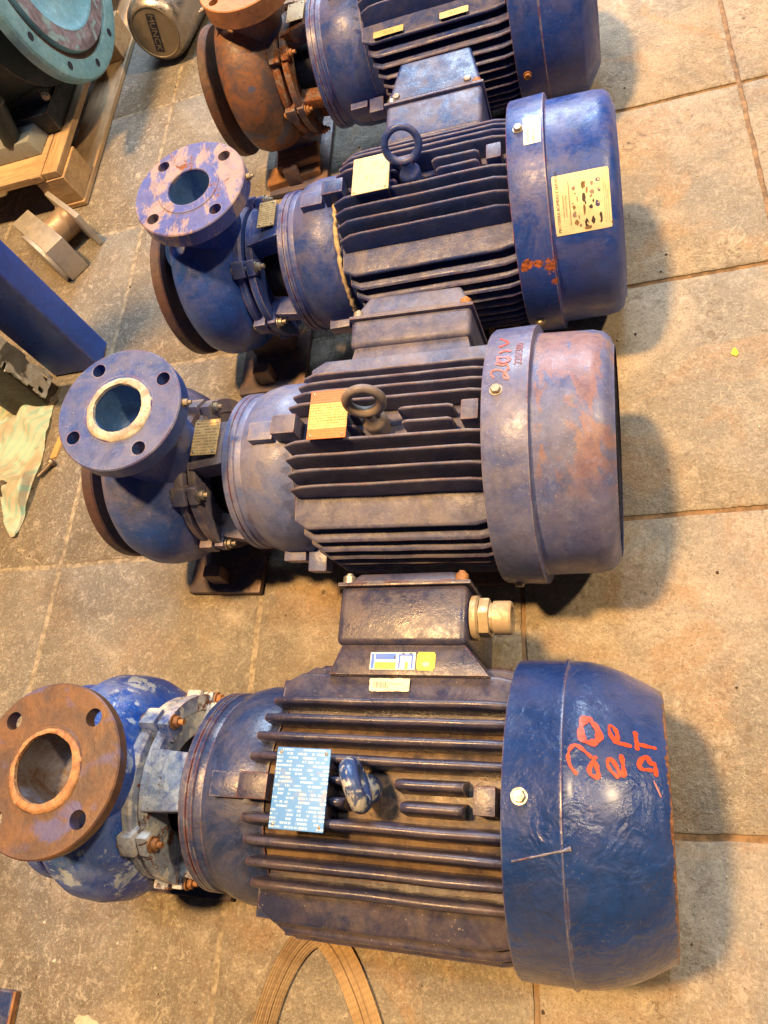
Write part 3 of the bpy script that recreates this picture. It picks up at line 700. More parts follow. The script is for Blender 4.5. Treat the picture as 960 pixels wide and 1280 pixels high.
M['bore_rust'] = rusty('bore_rust', (0.16, 0.16, 0.20), (0.10, 0.055, 0.035), 12, .7, scale=30, bstr=.7)
M['sealant'] = rusty('cream_sealant', (0.62, 0.48, 0.28), (0.42, 0.32, 0.20), 13, .8, scale=60)
M['gasket'] = rusty('tan_gasket', (0.60, 0.55, 0.46), (0.30, 0.25, 0.20), 14, .85, scale=34)
M['gasket_rust'] = rusty('orange_gasket_ring', (0.44, 0.24, 0.11), (0.26, 0.12, 0.06), 15, .8, scale=40)
M['dark_foot'] = rusty('dark_dusty_foot', (0.07, 0.06, 0.09), (0.20, 0.12, 0.09), 16, .6)

def dome(R, kind):
    if kind == 3: return [(-.003, R + .0012), (0, R + .001), (.001, R - .002), (.0015, R * .945), (.004, R * .938), (.062, R * .925), (.074, R * .905), (.081, R * .865), (.084, R * .81), (.086, R * .80)]
    if kind == 2: return [(-.003, R + .0010), (0, R + .001), (.001, R - .002), (.0015, R * .950), (.004, R * .945), (.064, R * .940), (.076, R * .925), (.083, R * .885), (.086, R * .82), (.088, R * .80)]
    if kind == 4: return [(-.003, R), (-.0012, R + .0016), (.0012, R + .0016), (.003, R - .0004), (.018, R * .992), (.034, R * .968), (.050, R * .930), (.066, R * .880), (.080, R * .828), (.087, R * .800), (.0885, R * .785), (.0885, R * .74)]
    return [(-.001, R), (0, R + .001), (.001, R), (.060, R * .985), (.064, R * .97), (.088, R * .72), (.088, R * .6)]

base_p = dict(rt=.142, rc=.112, sp=.0165, rb=.116, rf=.108, rd=.080, bore=.032, rfr=.046, D=.2, xd=-.478, vr=.128, rs=.115, tilt=.0, hole_a=PI / 4, feet=True)
pumps = {}
pumps[3] = dict(base_p, x=2.144 * TS, y=-2.946 * TS, yaw=-.062, h=.161, R=.1565, roll=math.radians(5.3), zl=.083, Ls=-.050, seed=3,
    label='dusty grey violet motor pump with red 220V scrawled on its fan cover', m_body=M['p3_body'], m_cover=M['p3_cover'], m_case=M['p3_case'], m_flange=M['p3_flange'],
    m_bell=M['p3_bell'], m_lant=M['p3_lant'], m_bolt=M['zinc'], m_suct=M['suct'], m_bore=M['bore_blue'], m_foot=M['dark_foot'], cover=dome(.1565, 3), cover_bolts=(-4 + 5.3 - 5.3, -100, 100), D=.212, xd=-.474, ft=.023,
    tilt=.10, gasket=M['gasket'], rfr=.0430, plugs=(.1,), hole_a=.62)
pumps[2] = dict(base_p, x=2.225 * TS, y=-1.970 * TS, yaw=-.020, h=.161, R=.158, roll=math.radians(3.5), zl=.084, Ls=-.047, seed=2, rt=.142, rc=.111, rb=.116, rf=.107,
    label='indigo motor pump with a square cream sticker on its fan cover', m_body=M['p2_body'], m_cover=M['p2_cover'], m_case=M['p2_case'], m_flange=M['p2_flange'],
    m_bell=M['p2_bell'], m_lant=M['p2_bell'], m_bolt=M['zinc'], m_suct=M['suct'], m_bore=M['bore_blue'], m_foot=M['dark_foot'], cover=dome(.158, 2), cover_bolts=(-2, -82, 100), D=.192, xd=-.490, rd=.085, ft=.024,
    tilt=.06, sealant=True, plugs=(.1,), hole_a=.78)
pumps[4] = dict(base_p, x=2.170 * TS, y=-3.970 * TS, yaw=-.041, h=.154, R=.151, roll=math.radians(1.5), zl=.074, Ls=-.050, seed=4, rt=.143, rc=.110, sp=.0193, rb=.117, rf=.109, L0=-.307, m_core='p4_core', basew=.0078, fat=1.9,
    label='nearest motor pump, navy with glossy blue fan cover marked 20 in red paint', m_body=M['p4_body'], m_cover=M['p4_cover'], m_case=M['p4_case'], m_flange=M['p4_flange'],
    m_bell=M['p4_bell'], m_lant=M['p4_lant'], m_bolt=M['rust_bolt'], m_suct=M['p4_case'], m_bore=M['bore_rust'], cover=dome(.151, 4), cover_bolts=(-2, -95, 100), D=.200, xd=-.490, rd=.083, bore=.0335, rfr=.0410, vr=.128,
    tilt=.04, ftilt=.0, gasket=M['gasket_rust'], hole_a=.86, c_ang=45, ft=.014)
pumps[1] = dict(base_p, x=2.224 * TS, y=-.735 * TS, yaw=-.002, h=.162, R=.158, roll=math.radians(2), zl=.090, Ls=-.047, seed=1, rt=.146, rc=.114, rb=.118, rf=.111,
    label='farthest motor pump with rusted casing and orange rusty flange', m_body=M['p2_body'], m_cover=M['p1_cover'], m_case=M['p1_case'], m_flange=M['p1_flange'],
    m_bell=M['p2_bell'], m_lant=M['p1_lant'], m_bolt=M['rust_bolt'], m_suct=M['p1_suct'], m_bore=M['bore_rust'], m_foot=M['dark_foot'], cover=dome(.158, 1), cover_bolts=(-2, 93, -95), cb_mat='rust_bolt', D=.185, xd=-.478, ft=.032,
    tilt=.05, hole_a=.75, plugs=(-2.6,))
for k in (1, 2, 3, 4): pump(pumps[k])

# ---- nameplates and lantern plates
def nameplate(p, x0, x1, s0, s1, z, mat, lab, block=True, torn=0.0, rim=None):
    par, A = p['root'], p['A']
    bm = bmesh.new(); cx, cy = (x0 + x1) / 2, (s0 + s1) / 2
    add_box(bm, x0 - cx, x1 - cx, s0 - cy, s1 - cy, -.0012, 0, .0004, 1)
    o = obj('nameplate', bm, mat, par, A @ T(cx, cy, z)); o['label'] = lab
    for sx in (x0 - cx + .0045, x1 - cx - .0045):
        for sy in (s0 - cy + .0045, s1 - cy - .0045):
            bm = bmesh.new(); lathe(bm, [(0, .0017), (.0006, .0015), (.0010, .0008), (.0011, .0001)], 'z', 12, m=T(sx, sy, 0)); obj('rivet', bm, M['zinc'], o)
    if block:
        bm = bmesh.new(); add_box(bm, x0 + .006, x1 - .003, s0 + .006, s1 - .006, z - .045, z - .0015, .002); obj('plate_boss', bm, p['m_body'], par, A)
    return o
n3 = nameplate(pumps[3], -.2555, -.2065, -.0275, .0345, .1475, M['red_plate'], 'gold nameplate with red bands and fine print')
n4 = nameplate(pumps[4], -.2660, -.2105, -.0370, .0360, .1490, M['blue_plate'], 'blue nameplate with rows of white fine print')
n2 = nameplate(pumps[2], -.2585, -.2055, -.0350, .0290, .1485, M['blank_plate'], 'worn gold nameplate with almost no print left')
l3 = nameplate(pumps[3], -.4385, -.4010, -.0185, .0315, .1075, M['brass_plate'], 'small brass plate on the lantern', block=False)
l2 = nameplate(pumps[2], -.4250, -.3970, -.0150, .0330, .1075, M['brass_plate'], 'small brass plate on the lantern', block=False)
l1 = nameplate(pumps[1], -.4300, -.3980, -.0220, .0260, .1075, M['old_label'], 'rusted plate on the lantern', block=False)
for o, txt in ((n4, 'MOTOR'),):
    pass

# ---- eye bolts
M['ring_steel'] = paint('bronze_grey_ring', (0.14, 0.13, 0.17), (0.24, 0.19, 0.15), 61, dust=.5, rust=.15, rough=.42, edge=False)
M['ring_chipped'] = paint('chipped_blue_ring', (0.02, 0.06, 0.22), (0.04, 0.10, 0.26), 62, primer=(.62, .60, .52), pth=.50, psc=55, dust=.12, rust=.08, rough=.3, edge=False, alt_lo=.46, alt_hi=.56, dustcol=(.62, .56, .45))
eye_bolt(pumps[3]['root'], M['ring_steel'], pumps[3]['A'] @ T(-.178, -.002, 0), .0195, .0062, .10, -.22, z0=.130)
eye_bolt(pumps[2]['root'], M['p2_bell'], pumps[2]['A'] @ T(-.181, 0, 0), .0225, .0052, .1, -.38, z0=.129)
eye_bolt(pumps[4]['root'], M['ring_chipped'], pumps[4]['A'] @ T(-.183, .004, 0), .0165, .0092, 1.98, .14, z0=.122)
eye_bolt(pumps[1]['root'], M['p2_bell'], pumps[1]['A'] @ T(-.181, 0, 0), .0165, .0050, .1, .15, z0=.136)

# ---- terminal boxes (far side of each motor)
def tbox(k, x0, x1, s_neck, s0, s1, z0, z1, lid_t, neckx, mat, lidmat, ribs=False, slope=0.0, yn=.100):
    p = pumps[k]
    bm = bmesh.new()
    add_hull(bm, [(neckx[0], yn, z0 + .004), (neckx[1], yn, z0 + .004), (neckx[1], yn, z1 - .004), (neckx[0], yn, z1 - .004)],
             [(x0 + .006, s0 + .004, z0 + .01), (x1 - .004, s0 + .004, z0 + .01), (x1 - .004, s0 + .004, z1 - .006), (x0 + .006, s0 + .004, z1 - .006)], .004)
    obj('terminal_box_neck', bm, p['m_body'], p['root'], p['A'], angle=40)
    box = lid_box(p, 'terminal_box', x0, x1, s0, s1, z0, z1, mat, .008)
    bm = bmesh.new(); add_box(bm, x0 - .003, x1 + .003, s1 - .001, s1 + .0035, z0 - .003, z1 + .003, .0015); obj('lid_rim', bm, lidmat, box)
    bm = bmesh.new()
    add_hull(bm, [(x0, s1 + .003, z0), (x1, s1 + .003, z0), (x1, s1 + .003, z1), (x0, s1 + .003, z1)],
             [(x0 + .018, s1 + lid_t, z0 + .018), (x1 - .018, s1 + lid_t, z0 + .018), (x1 - .018, s1 + lid_t, z1 - slope), (x0 + .018, s1 + lid_t, z1 - slope)], .007, seg=3)
    roughen(bm, .0006, 40)
    lid = obj('lid', bm, lidmat, box, angle=45)
    for xx in (x0 + .008, x1 - .008):
        for zz in (z1 - .004, z0 + .008):
            b = bmesh.new(); lathe(b, [(0, .0072), (.008, .0072), (.009, .006), (.009, .0001)], 'z', 20, m=T(xx, s1 + .003, zz) @ Rx(-PI / 2)); hexbolt(b, .0042, .003, T(xx, s1 + .012, zz) @ Rx(-PI / 2), False)
            obj('lid_screw', b, M['rust_bolt'] if (xx > x0 + .02) else M['zinc'], lid)
    return box
b4 = tbox(4, -.2440, -.0990, .13, .151, .217, -.062, .086, .018, (-.252, -.074), M['p4_body'], M['p4_body'], slope=.010, yn=.119)
b3 = tbox(3, -.2480, -.0860, .13, .140, .182, -.065, .070, .040, (-.250, -.080), M['p3_body'], M['p3_body'], slope=.010)
b2 = tbox(2, -.2480, -.0960, .13, .140, .222, -.065, .064, .092, (-.255, -.080), M['p2_body'], M['p2_body'], slope=.004)
b1 = tbox(1, -.2480, -.0960, .13, .140, .222, -.065, .064, .092, (-.255, -.080), M['p2_body'], M['p2_body'], slope=.004)
# ribs and bosses on the lid of the second pump's box
bm = bmesh.new()
for k in range(4): add_box(bm, -.213 + .017 * k, -.205 + .017 * k, .226, .247, .053, .0595, .002)
obj('lid_ribs', bm, M['p2_body'], b2, angle=40)
for xx in (-.232, -.118):
    bm = bmesh.new(); lathe(bm, [(0, .012), (.004, .012), (.0045, .0095), (.001, .009), (.001, .0001)], 'z', 24, m=T(xx, .238, .0575)); b_ = obj('screw_boss', bm, M['p2_body'], b2)
    bm = bmesh.new(); hexbolt(bm, .0062, .006, T(xx, .238, .0590)); obj('boss_bolt', bm, M['zinc'], b_)
# gland on the nearest pump
p = pumps[4]
bm = bmesh.new(); G = T(-.098, .186, .028) @ Ry(PI / 2) @ T(-.032, 0, 0)
lathe(bm, [(0, .024), (.006, .024), (.008, .021), (.008, .0)], 'z', 32, m=G); gl = obj('cable_gland', bm, M['brass'], p['root'], p['A'])
bm = bmesh.new(); add_hull(bm, [(.022 * math.cos(PI / 3 * k), .022 * math.sin(PI / 3 * k), .008) for k in range(6)], [(.022 * math.cos(PI / 3 * k), .022 * math.sin(PI / 3 * k), .019) for k in range(6)], .0015, G); obj('gland_nut', bm, M['brass'], gl)
bm = bmesh.new(); lathe(bm, [(.019, .016), (.023, .0155), (.023, .018), (.040, .018), (.042, .0165), (.042, .012), (.03, .012), (.03, 0)], 'z', 36, m=G); obj('gland_body', bm, M['brass'], gl)

# ---- stickers
A4 = pumps[4]['A']; r4 = pumps[4]['root']
def flat_patch(name, x0, x1, y0, y1, z, mat, par, A, slope=0.0, torn=0.0, rc=0.0, label=None):
    cx, cy = (x0 + x1) / 2, (y0 + y1) / 2
    bm = grid_bm(x0 - cx, x1 - cx, y0 - cy, y1 - cy, 14, 8, torn, rc)
    me = D.meshes.new(name); bm.to_mesh(me); bm.free()
    o = link(name, me, mat, par, A @ T(cx, cy, z) @ Rx(slope))
    if label: o['label'] = label
    return o
def bars(par, rects, mat, name='print', lift=.0002):
    bm = bmesh.new()
    for x0, x1, y0, y1 in rects:
        bm.faces.new([bm.verts.new((x, y, lift)) for x, y in ((x0, y0), (x1, y0), (x1, y1), (x0, y1))])
    return obj(name, bm, mat, par, smooth=False)
zn = pumps[4]['zl']
SL4 = -math.radians(1.0)
def text_on(par, body, size, x, y, mat, rot=0.0, align='CENTER', lift=.0003, name='lettering'):
    me = flat_text(body, size, align); me.materials.clear()
    return link(name, me, mat, par, T(x, y, lift) @ Rz(rot))
# second pump: the big cream supplier sticker and the small white one
p = pumps[2]; fn0 = p['fn']
def arc(d): return math.radians(d) * -1.0      # degrees towards the camera -> negative angle
def cover_patch(k, x0, x1, d0, d1, mat, name='sticker', rc=0.0, torn=0.0, label=None):
    """patch on the fan cover between x0..x1 and angles d0..d1 (degrees, + = camera side)"""
    p = pumps[k]; roll = 0
    bm = grid_bm(x0, x1, arc(d1) + math.radians(0), arc(d0), 10, 20, torn, rc)
    f = p['fn'](.0005)
    o = wrapped(name, bm, mat, p['root'], p['A'] @ Rx(-p['roll']), f)
    if label: o['label'] = label
    return o
def cover_print(k, bm_or_me, mat, parent, lift, ox, od, name='print', radius=None):
    """flat drawing in metres (x along shaft, y along arc) placed with its origin at ox, angle od"""
    p = pumps[k]; R = radius or p['R']
    if not isinstance(bm_or_me, bmesh.types.BMesh):
        b = bmesh.new(); b.from_mesh(bm_or_me); bm_or_me = b
    f = p['fn'](lift); a0 = arc(od)
    for v in bm_or_me.verts: v.co = f(ox + v.co.x, a0 + v.co.y / R, v.co.z)
    me = D.meshes.new(name); bm_or_me.to_mesh(me); bm_or_me.free()
    o = link(name, me, mat, parent, Matrix.Identity(4) if parent is not p['root'] else p['A'] @ Rx(-p['roll']))
    return o
def tmesh(body, size, rot=PI / 2, x=0, y=0, align='LEFT'):
    me = flat_text(body, size, align); me.materials.clear(); me.transform(T(x, y, 0) @ Rz(rot)); return me
stk = cover_patch(2, .0055, .0740, 28.0, 55.5, M['sticker'], rc=.0012, label='square cream supplier sticker with small product pictures')
def sp_(me, mat, x, y, lift=.0008): return cover_print(2, me, mat, stk, lift, .0060 + x, 55.3, radius=.150)
# reading direction runs to the far side (+y); rows advance along the shaft (+x)
sp_(tmesh('PROTERRA BOMBAS E SERVI\u00c7OS', .0051, y=.003), M['ink'], .0050, 0)
sp_(tmesh('VENDA E MANUTEN\u00c7\u00c3O', .0024, y=.020), M['ink_grey'], .0115, 0)
sp_(tmesh('DE BOMBAS E MOTORES', .0024, y=.020), M['ink_grey'], .0148, 0)
def rectbm(rs):
    bm = bmesh.new()
    for x0, x1, y0, y1 in rs:
        n = max(1, int((y1 - y0) / .004)); prev = None
        for i in range(n + 1):
            y = y0 + (y1 - y0) * i / n; cur = (bm.verts.new((x0, y, 0)), bm.verts.new((x1, y, 0)))
            if prev: bm.faces.new((prev[0], prev[1], cur[1], cur[0]))
            prev = cur
    return bm
sp_(rectbm([(.0185, .0195, .010, .062)]), M['ink_grey'], 0, 0)
rnd = random.Random(12)
def blob(bm, x, y, rx, ry, n=9, seed=0):
    bm.faces.new([bm.verts.new((x + rx * math.cos(2 * PI * i / n) * rnd.uniform(.6, 1.1), y + ry * math.sin(2 * PI * i / n) * rnd.uniform(.6, 1.1), .00002 * rnd.random())) for i in range(n)])
for mt, lst in ((M['ink'], [(.046, .012, .003, .005), (.0445, .028, .003, .003), (.0475, .034, .0015, .0025), (.0375, .010, .003, .006), (.055, .013, .0022, .007), (.0365, .040, .0022, .007), (.0265, .046, .0012, .0012), (.023, .035, .001, .001), (.038, .034, .0012, .003)]),
                (M['ink_blue'], [(.0525, .030, .003, .0055), (.055, .046, .0022, .0025), (.0545, .058, .0030, .0034)]),
                (M['sticker'], [(.0552, .0465, .001, .0012), (.0550, .058, .0014, .0016), (.0535, .0125, .0012, .004), (.0532, .031, .001, .001), (.039, .009, .001, .002)]),
                (M['burn'], [(.037, .055, .003, .006), (.0405, .048, .002, .004), (.039, .004, .006, .0025), (.0365, .026, .0016, .008), (.024, .030, .002, .003), (.026, .012, .003, .004), (.068, .005, .0016, .0016)]),
                (M['ink_grey'], [(.024, .022, .003, .004), (.0305, .008, .002, .002), (.0465, .045, .003, .004), (.045, .040, .002, .002), (.047, .055, .002, .003), (.025, .053, .0025, .003), (.029, .018, .001, .004), (.0285, .040, .001, .004)])):
    bm = bmesh.new()
    for i, b in enumerate(lst):
        blob(bm, *b)
    cover_print(2, bm, mt, stk, .0007 if mt is not M['sticker'] else .0009, .0060, 55.3, 'print', radius=.150)
bm = rectbm([(.0605 + .0022 * i, .0608 + .0022 * i, .006 + (i % 2) * .004, .060 - (i * 7 % 5) * .004) for i in range(3)]); cover_print(2, bm, M['ink_grey'], stk, .0007, .0060, 55.3, 'print', radius=.150)
sm = cover_patch(2, -.0245, -.0030, -4.5, 11.8, M['sticker_w'], label='small white sticker with a blue green mark')
p2w = lambda b, mt: cover_print(2, b, mt, sm, .0007, -.0245, 11.8, 'print', radius=.158)
M['teal_print'] = plain('teal_print', (0.25, 0.50, 0.48), 0.6)
p2w(rectbm([(.0035, .006, .029, .037)]), M['teal_print']); p2w(rectbm([(.012, .0145, .031, .035)]), M['teal_print'])
p2w(tmesh('0800 224 31', .0044, x=.0125, y=.0035), M['ink_grey']); p2w(tmesh('RECUPERADO', .0036, x=.006, y=.0035), M['ink_grey'])
# rust breaks in the paint, third and second covers: geometry-thin flakes are left to the material

# third pump: red marker writing on the cover band
RED3 = [[(-0.037, -4.5), (-0.041, -6.7), (-0.038, -8.7), (-0.03, -8.0), (-0.024, -6.0), (-0.019, -2.5), (-0.028, -4.1), (-0.023, -8.0)], [(-0.036, -11.6), (-0.028, -10.5), (-0.023, -10.9), (-0.021, -7.9)],
        [(-0.035, -15.5), (-0.022, -15.2), (-0.021, -12.0), (-0.033, -12.2), (-0.035, -14.7), (-.034, -15.6)], [(-0.033, -18.5), (-0.028, -19.6), (-0.022, -18.7)], [(-0.034, -22.7), (-0.023, -24.8), (-0.035, -29.5)]]
RED4 = [[(0.019, -28.1), (0.025, -28.0), (0.031, -25.1), (0.033, -21.6), (0.028, -19.4), (0.021, -19.3), (0.017, -21.2), (0.017, -25.2), (0.02, -28.0), (.024, -28.2)], [(0.013, -8.8), (0.008, -10.9), (0.006, -14.3), (0.009, -17.5), (0.014, -18.1), (0.022, -15.6), (0.028, -13.6), (0.03, -11.3), (0.032, -7.7), (0.025, -8.5), (0.023, -10.3), (0.029, -14.4)], [(0.057, -21.2), (0.045, -21.1), (0.041, -24.0), (0.04, -27.7), (0.045, -27.1), (0.048, -23.6), (0.045, -21.4)], [(0.046, -9.2), (0.04, -11.1), (0.038, -13.7), (0.041, -15.0), (0.045, -13.3), (0.048, -10.3), (0.052, -9.7), (0.051, -13.2), (0.05, -16.4)], [(0.062, -27.3), (0.063, -20.8)], [(0.064, -22.7), (0.077, -23.3)], [(0.073, -13.8), (0.064, -13.2), (0.064, -16.1), (0.071, -19.3), (0.073, -15.5), (0.077, -17.6), (0.077, -12.5)], [(0.075, -9.9), (0.08, -4.6)]]
def writing(k, strokes, w, mat, lab=None, lift=.0006):
    R = pumps[k]['R']
    bm = stroke_bm([[(x, math.radians(-d) * R) for x, d in s] for s in strokes], w)
    o = cover_print(k, bm, mat, pumps[k]['root'], lift, 0, 0, 'handwriting', radius=R)
    if lab: o['label'] = lab
    return o
writing(3, RED3[:2], .0011, M['red_faint'], 'salmon red marker digits'); writing(3, RED3[2:], .0017, M['red_mark'])
cover_print(3, tmesh('220/380', .0115), M['dark_red_mark'], pumps[3]['root'], .0005, -.0115, -10.0, 'handwriting')
writing(4, RED4[:1], .0034, M['red_mark'], 'thick red painted 20'); writing(4, RED4[1:2], .0019, M['red_mark'], lift=.0007); writing(4, RED4[2:7], .0021, M['red_mark'], 'red painted 2P BT'); writing(4, RED4[7:], .0006, M['red_faint'])
# scraped welt across the nearest cover
bm = bmesh.new(); pts = []
f4 = pumps[4]['fn'](.0004)
for i in range(16):
    t = i / 15; pts.append(f4(-.041 + .049 * t, math.radians(-(19.1 - 5.3 * t)), 0))
tube(bm, pts, lambda i: .0009 + .0003 * math.sin(i * 1.7) + (.0012 if i > 13 else 0), 8); obj('paint_run', bm, M['p4_bell'], pumps[4]['root'], pumps[4]['A'] @ Rx(-pumps[4]['roll']))

# nearest pump: labels on the far ledge and the box neck
def ledge_label(x0, x1, y0, y1, mat, dz, lab, torn=0.0, rc=0.0, zb=None):
    cy = (y0 + y1) / 2
    return flat_patch('label', x0, x1, y0, y1, zb, mat, r4, A4, dz, torn, rc, lab)
SLN = -.060
lb = ledge_label(-.2030, -.1590, .1030, .1165, M['sticker'], .0, 'worn cream barcode label', .0009, .001, zb=.0795)
bars(lb, [(-.018 + .0016 * i, -.0174 + .0016 * i + .0003 * (i % 3), -.0035, .003) for i in range(11)], M['ink_grey'])
text_on(lb, '1066 4572', .0036, .0075, .001, M['ink_grey'])
eb = ledge_label(-.2035, -.1535, .1250, .1435, M['sticker_w'], SLN, 'blue and yellow energy label', zb=.0822)
bars(eb, [(-.024, -.0205, -.008, .008), (-.0195, .0035, .0015, .008), (.0065, .0085, -.008, .006), (.0205, .0225, -.008, .006), (.0065, .0225, .0055, .0075)], M['sticker_b'])
bars(eb, [(-.0195, .0035, -.0085, -.0015), (.014, .017, -.0085, -.001)], M['sticker_y'])
bars(eb, [(.0015 + .001 * i, .0021 + .001 * i, .0025, .005) for i in range(2)] + [(.010, .013, .0075, .0086), (.018, .0215, .0075, .0086)], M['ink'], lift=.0004)
text_on(eb, 'NBR 17094', .0038, -.008, -.005, M['ink_grey'], lift=.0004)
yb = ledge_label(-.1520, -.1320, .1245, .1440, M['sticker_y'], SLN, 'small rounded yellow warning sticker', rc=.003, zb=.0822)
text_on(yb, 'ALTO', .0036, 0, .003, M['ink_grey']); bm = bmesh.new(); blob(bm, 0, -.003, .005, .003); obj('print', bm, M['sticker'], yb, T(0, 0, .0002))
# farthest pump: two small labels on the near ledge
p = pumps[1]
for x0, x1 in ((-.268, -.216), (-.155, -.108)):
    o = flat_patch('label', x0, x1, -.1135, -.0985, .0955, M['sticker'] if x0 > -.2 else M['old_label'], p['root'], p['A'], 0.0, .0008, .0006, 'small yellowed label on the ledge')
    text_on(o, '25 CV', .007, 0, 0, M['ink_grey'])

# ------------------------------------------------------------------ the turquoise pump on its pallet
M['wood'] = None
def wood(name, c1, c2, seed=0, dirty=.3, axis=0):
    s = NT(name); oi = s.n.new('ShaderNodeObjectInfo').outputs['Random']
    sc3 = [(3, 26, 26), (26, 3, 26), (26, 26, 3)][axis]
    v = s.map(scale=sc3, loc=(seed, seed, seed)); n = s.noise(v, 1.6, 6, 0.65, 1.2); n2 = s.noise(s.map(scale=tuple(4 * x for x in sc3)), 2.4, 4, 0.6); d = s.noise(s.tc, 9, 5, 0.6)
    c = s.mix(s.ramp(n, 0.35, 0.65), c1, c2); c = s.mix(s.ramp(n2, 0.52, 0.7, 0, .5), c, tuple(x * .45 for x in c2)); c = s.mix(s.ramp(d, .45, .7, 0, dirty), c, (.16, .12, .09))
    c = s.mix(s.math('MULTIPLY', oi, .25), c, (.30, .20, .12))
    return s.finish(c, .75, s.bump(s.math('ADD', n, n2), .3, .002))
M['wood_x'] = wood('pallet_wood', (.58, .40, .21), (.42, .26, .12), 1, .3, 0); M['wood_y'] = wood('pallet_wood_long', (.56, .39, .21), (.40, .25, .12), 2, .45, 1); M['wood_old'] = wood('old_orange_wood', (.36, .17, .06), (.22, .10, .04), 3, .5, 0)
pal = empty('pallet', (-.56, .25, 0)); tag(pal, 'wooden block pallet under the big turquoise pump', 'pallet')
def board(name, x0, x1, y0, y1, z0, z1, mat, par=pal, off=(.56, -.25, 0), bev=.0015):
    bm = bmesh.new(); cx, cy, cz = (x0 + x1) / 2, (y0 + y1) / 2, (z0 + z1) / 2
    add_box(bm, x0 - cx, x1 - cx, y0 - cy, y1 - cy, z0 - cz, z1 - cz, bev, 1); roughen(bm, .0012, 22, cx * 9)
    return obj(name, bm, mat, par, T(cx + off[0], cy + off[1], cz + off[2]), angle=40)
XR, YF = -.176, -.288
for yy in (YF, YF + .50, YF + 1.0): 
    for xx in (XR - .075, XR - .50, XR - .82): board('block', xx, xx + .075, yy, yy + .10, .014, .082, M['wood_x'])
for xx in (XR - .078, XR - .50, XR - .82): board('bottom_board', xx - .004, xx + .082, YF - .002, YF + 1.1, .001, .0135, M['wood_y'])
for xx in (XR - .075, XR - .50, XR - .82): board('stringer_board', xx - .002, xx + .026, YF - .003, YF + 1.1, .0825, .100, M['wood_y'])
board('stringer_board', XR - .046, XR - .006, YF + .002, YF + .42, .0827, .0995, M['wood_y'])
for i in range(8):
    y0 = YF - .002 + i * .145; board('deck_board', XR - .83, XR - .0475, y0, y0 + .098, .0835, .1015, M['wood_x'])

M['turq'] = paint('turquoise_flange_paint', (0.16, 0.40, 0.52), (0.26, 0.52, 0.62), 71, dust=.22, rust=.12, chips=.3, rough=.42, dustcol=(.35, .33, .34), rustcol=(.14, .07, .05))
M['turq_dark'] = paint('shaded_teal_casing_paint', (0.006, 0.018, 0.026), (0.010, 0.022, 0.03), 72, dust=.15, rust=.1, rough=.6)  # dark teal, lowered further to put the flange's shade into the colour
M['groove'] = rusty('brown_groove', (.10, .055, .04), (.05, .03, .03), 20, .8); M['scuffed'] = rusty('scuffed_purple_grey', (.30, .27, .33), (.12, .09, .11), 21, .6, blue=(.26, .44, .48), scale=26)
tp = empty('turquoise_pump', (-.10, .044, .1018)); tag(tp, 'large turquoise pump with round flange standing on the pallet', 'pump')
X0 = Matrix.Translation((0, 0, .36 - .1018))
bm = bmesh.new(); R0 = .248
lathe(bm, [(-.030, .12), (-.030, R0 - .006), (-.026, R0), (-.006, R0), (-.001, R0 - .004), (0, R0 - .008), (0, .206), (-.001, .2045), (-.009, .2040), (-.009, .1925), (.0, .1915), (.0045, .190), (.0045, .150), (.003, .147)], 'x', 160)
fo = obj('suction_flange', bm, M['turq'], tp, X0)
bm = bmesh.new(); lathe(bm, [(-.0072, .2041), (-.0072, .1924)], 'x', 120); obj('flange_groove', bm, M['groove'], fo)
bm = bmesh.new(); lathe(bm, [(.0050, .1895), (.0052, .152)], 'x', 120); obj('raised_face', bm, M['scuffed'], fo)
bm = bmesh.new(); lathe(bm, [(.0048, .151), (.002, .146), (-.006, .135), (-.012, .09), (-.014, .04), (-.0145, .0)], 'x', 100); obj('blanking_cover', bm, M['turq'], fo)
for k in range(12):
    a = 2 * PI * k / 12 + .30; bm = bmesh.new(); lathe(bm, [(.0006, .0001), (.0006, .0085)], 'x', 24, m=T(0, .222 * math.sin(a), .222 * math.cos(a))); obj('bolt_hole_shade', bm, M['dark'], fo, smooth=False)  # flat near-black discs paint the shade inside the holes
bm = bmesh.new(); lathe(bm, [(-.03, .16), (-.07, .17), (-.10, .235), (-.20, .25), (-.32, .25), (-.36, .2), (-.60, .16), (-.62, .0)], 'x', 90); obj('casing', bm, M['turq_dark'], tp, X0, angle=50)
bm = bmesh.new(); add_box(bm, -.36, -.09, -.20, .20, .0, .05, .008); add_box(bm, -.30, -.10, -.16, .16, .04, .14, .01); obj('base_foot', bm, M['turq_dark'], tp, T(-.01, 0, .0005))
bm = bmesh.new(); tube(bm, [(-.20, -.24, .03), (-.17, -.235, .12), (-.16, -.22, .24), (-.18, -.2, .34)], .022, 16); obj('drain_pipe', bm, M['turq_dark'], tp)
bm = bmesh.new(); hexbolt(bm, .008, .006, T(-.10, -.165, .065) @ Rx(PI / 2)); obj('base_bolt', bm, M['zinc'], tp)

M['grey_box'] = metal_dirty('grey_painted_steel', (0.26, 0.29, 0.28), 5, .5, .3, .5)
sb = empty('steel_block', (-.31, -.175, .1018)); tag(sb, 'grey steel block on the front deck board of the pallet', 'block')
bm = bmesh.new(); add_hull(bm, [(-.14, -.045, 0), (.072, -.045, 0), (.072, .055, 0), (-.14, .055, 0)], [(-.14, -.040, .036), (.060, -.040, .036), (.060, .048, .036), (-.14, .048, .036)], .003); obj('block_body', bm, M['grey_box'], sb)
bm = bmesh.new(); lathe(bm, [(.036, .016), (.040, .015), (.040, .0)], 'z', 24, m=T(-.03, .01, 0)); obj('boss', bm, M['grey_box'], sb)

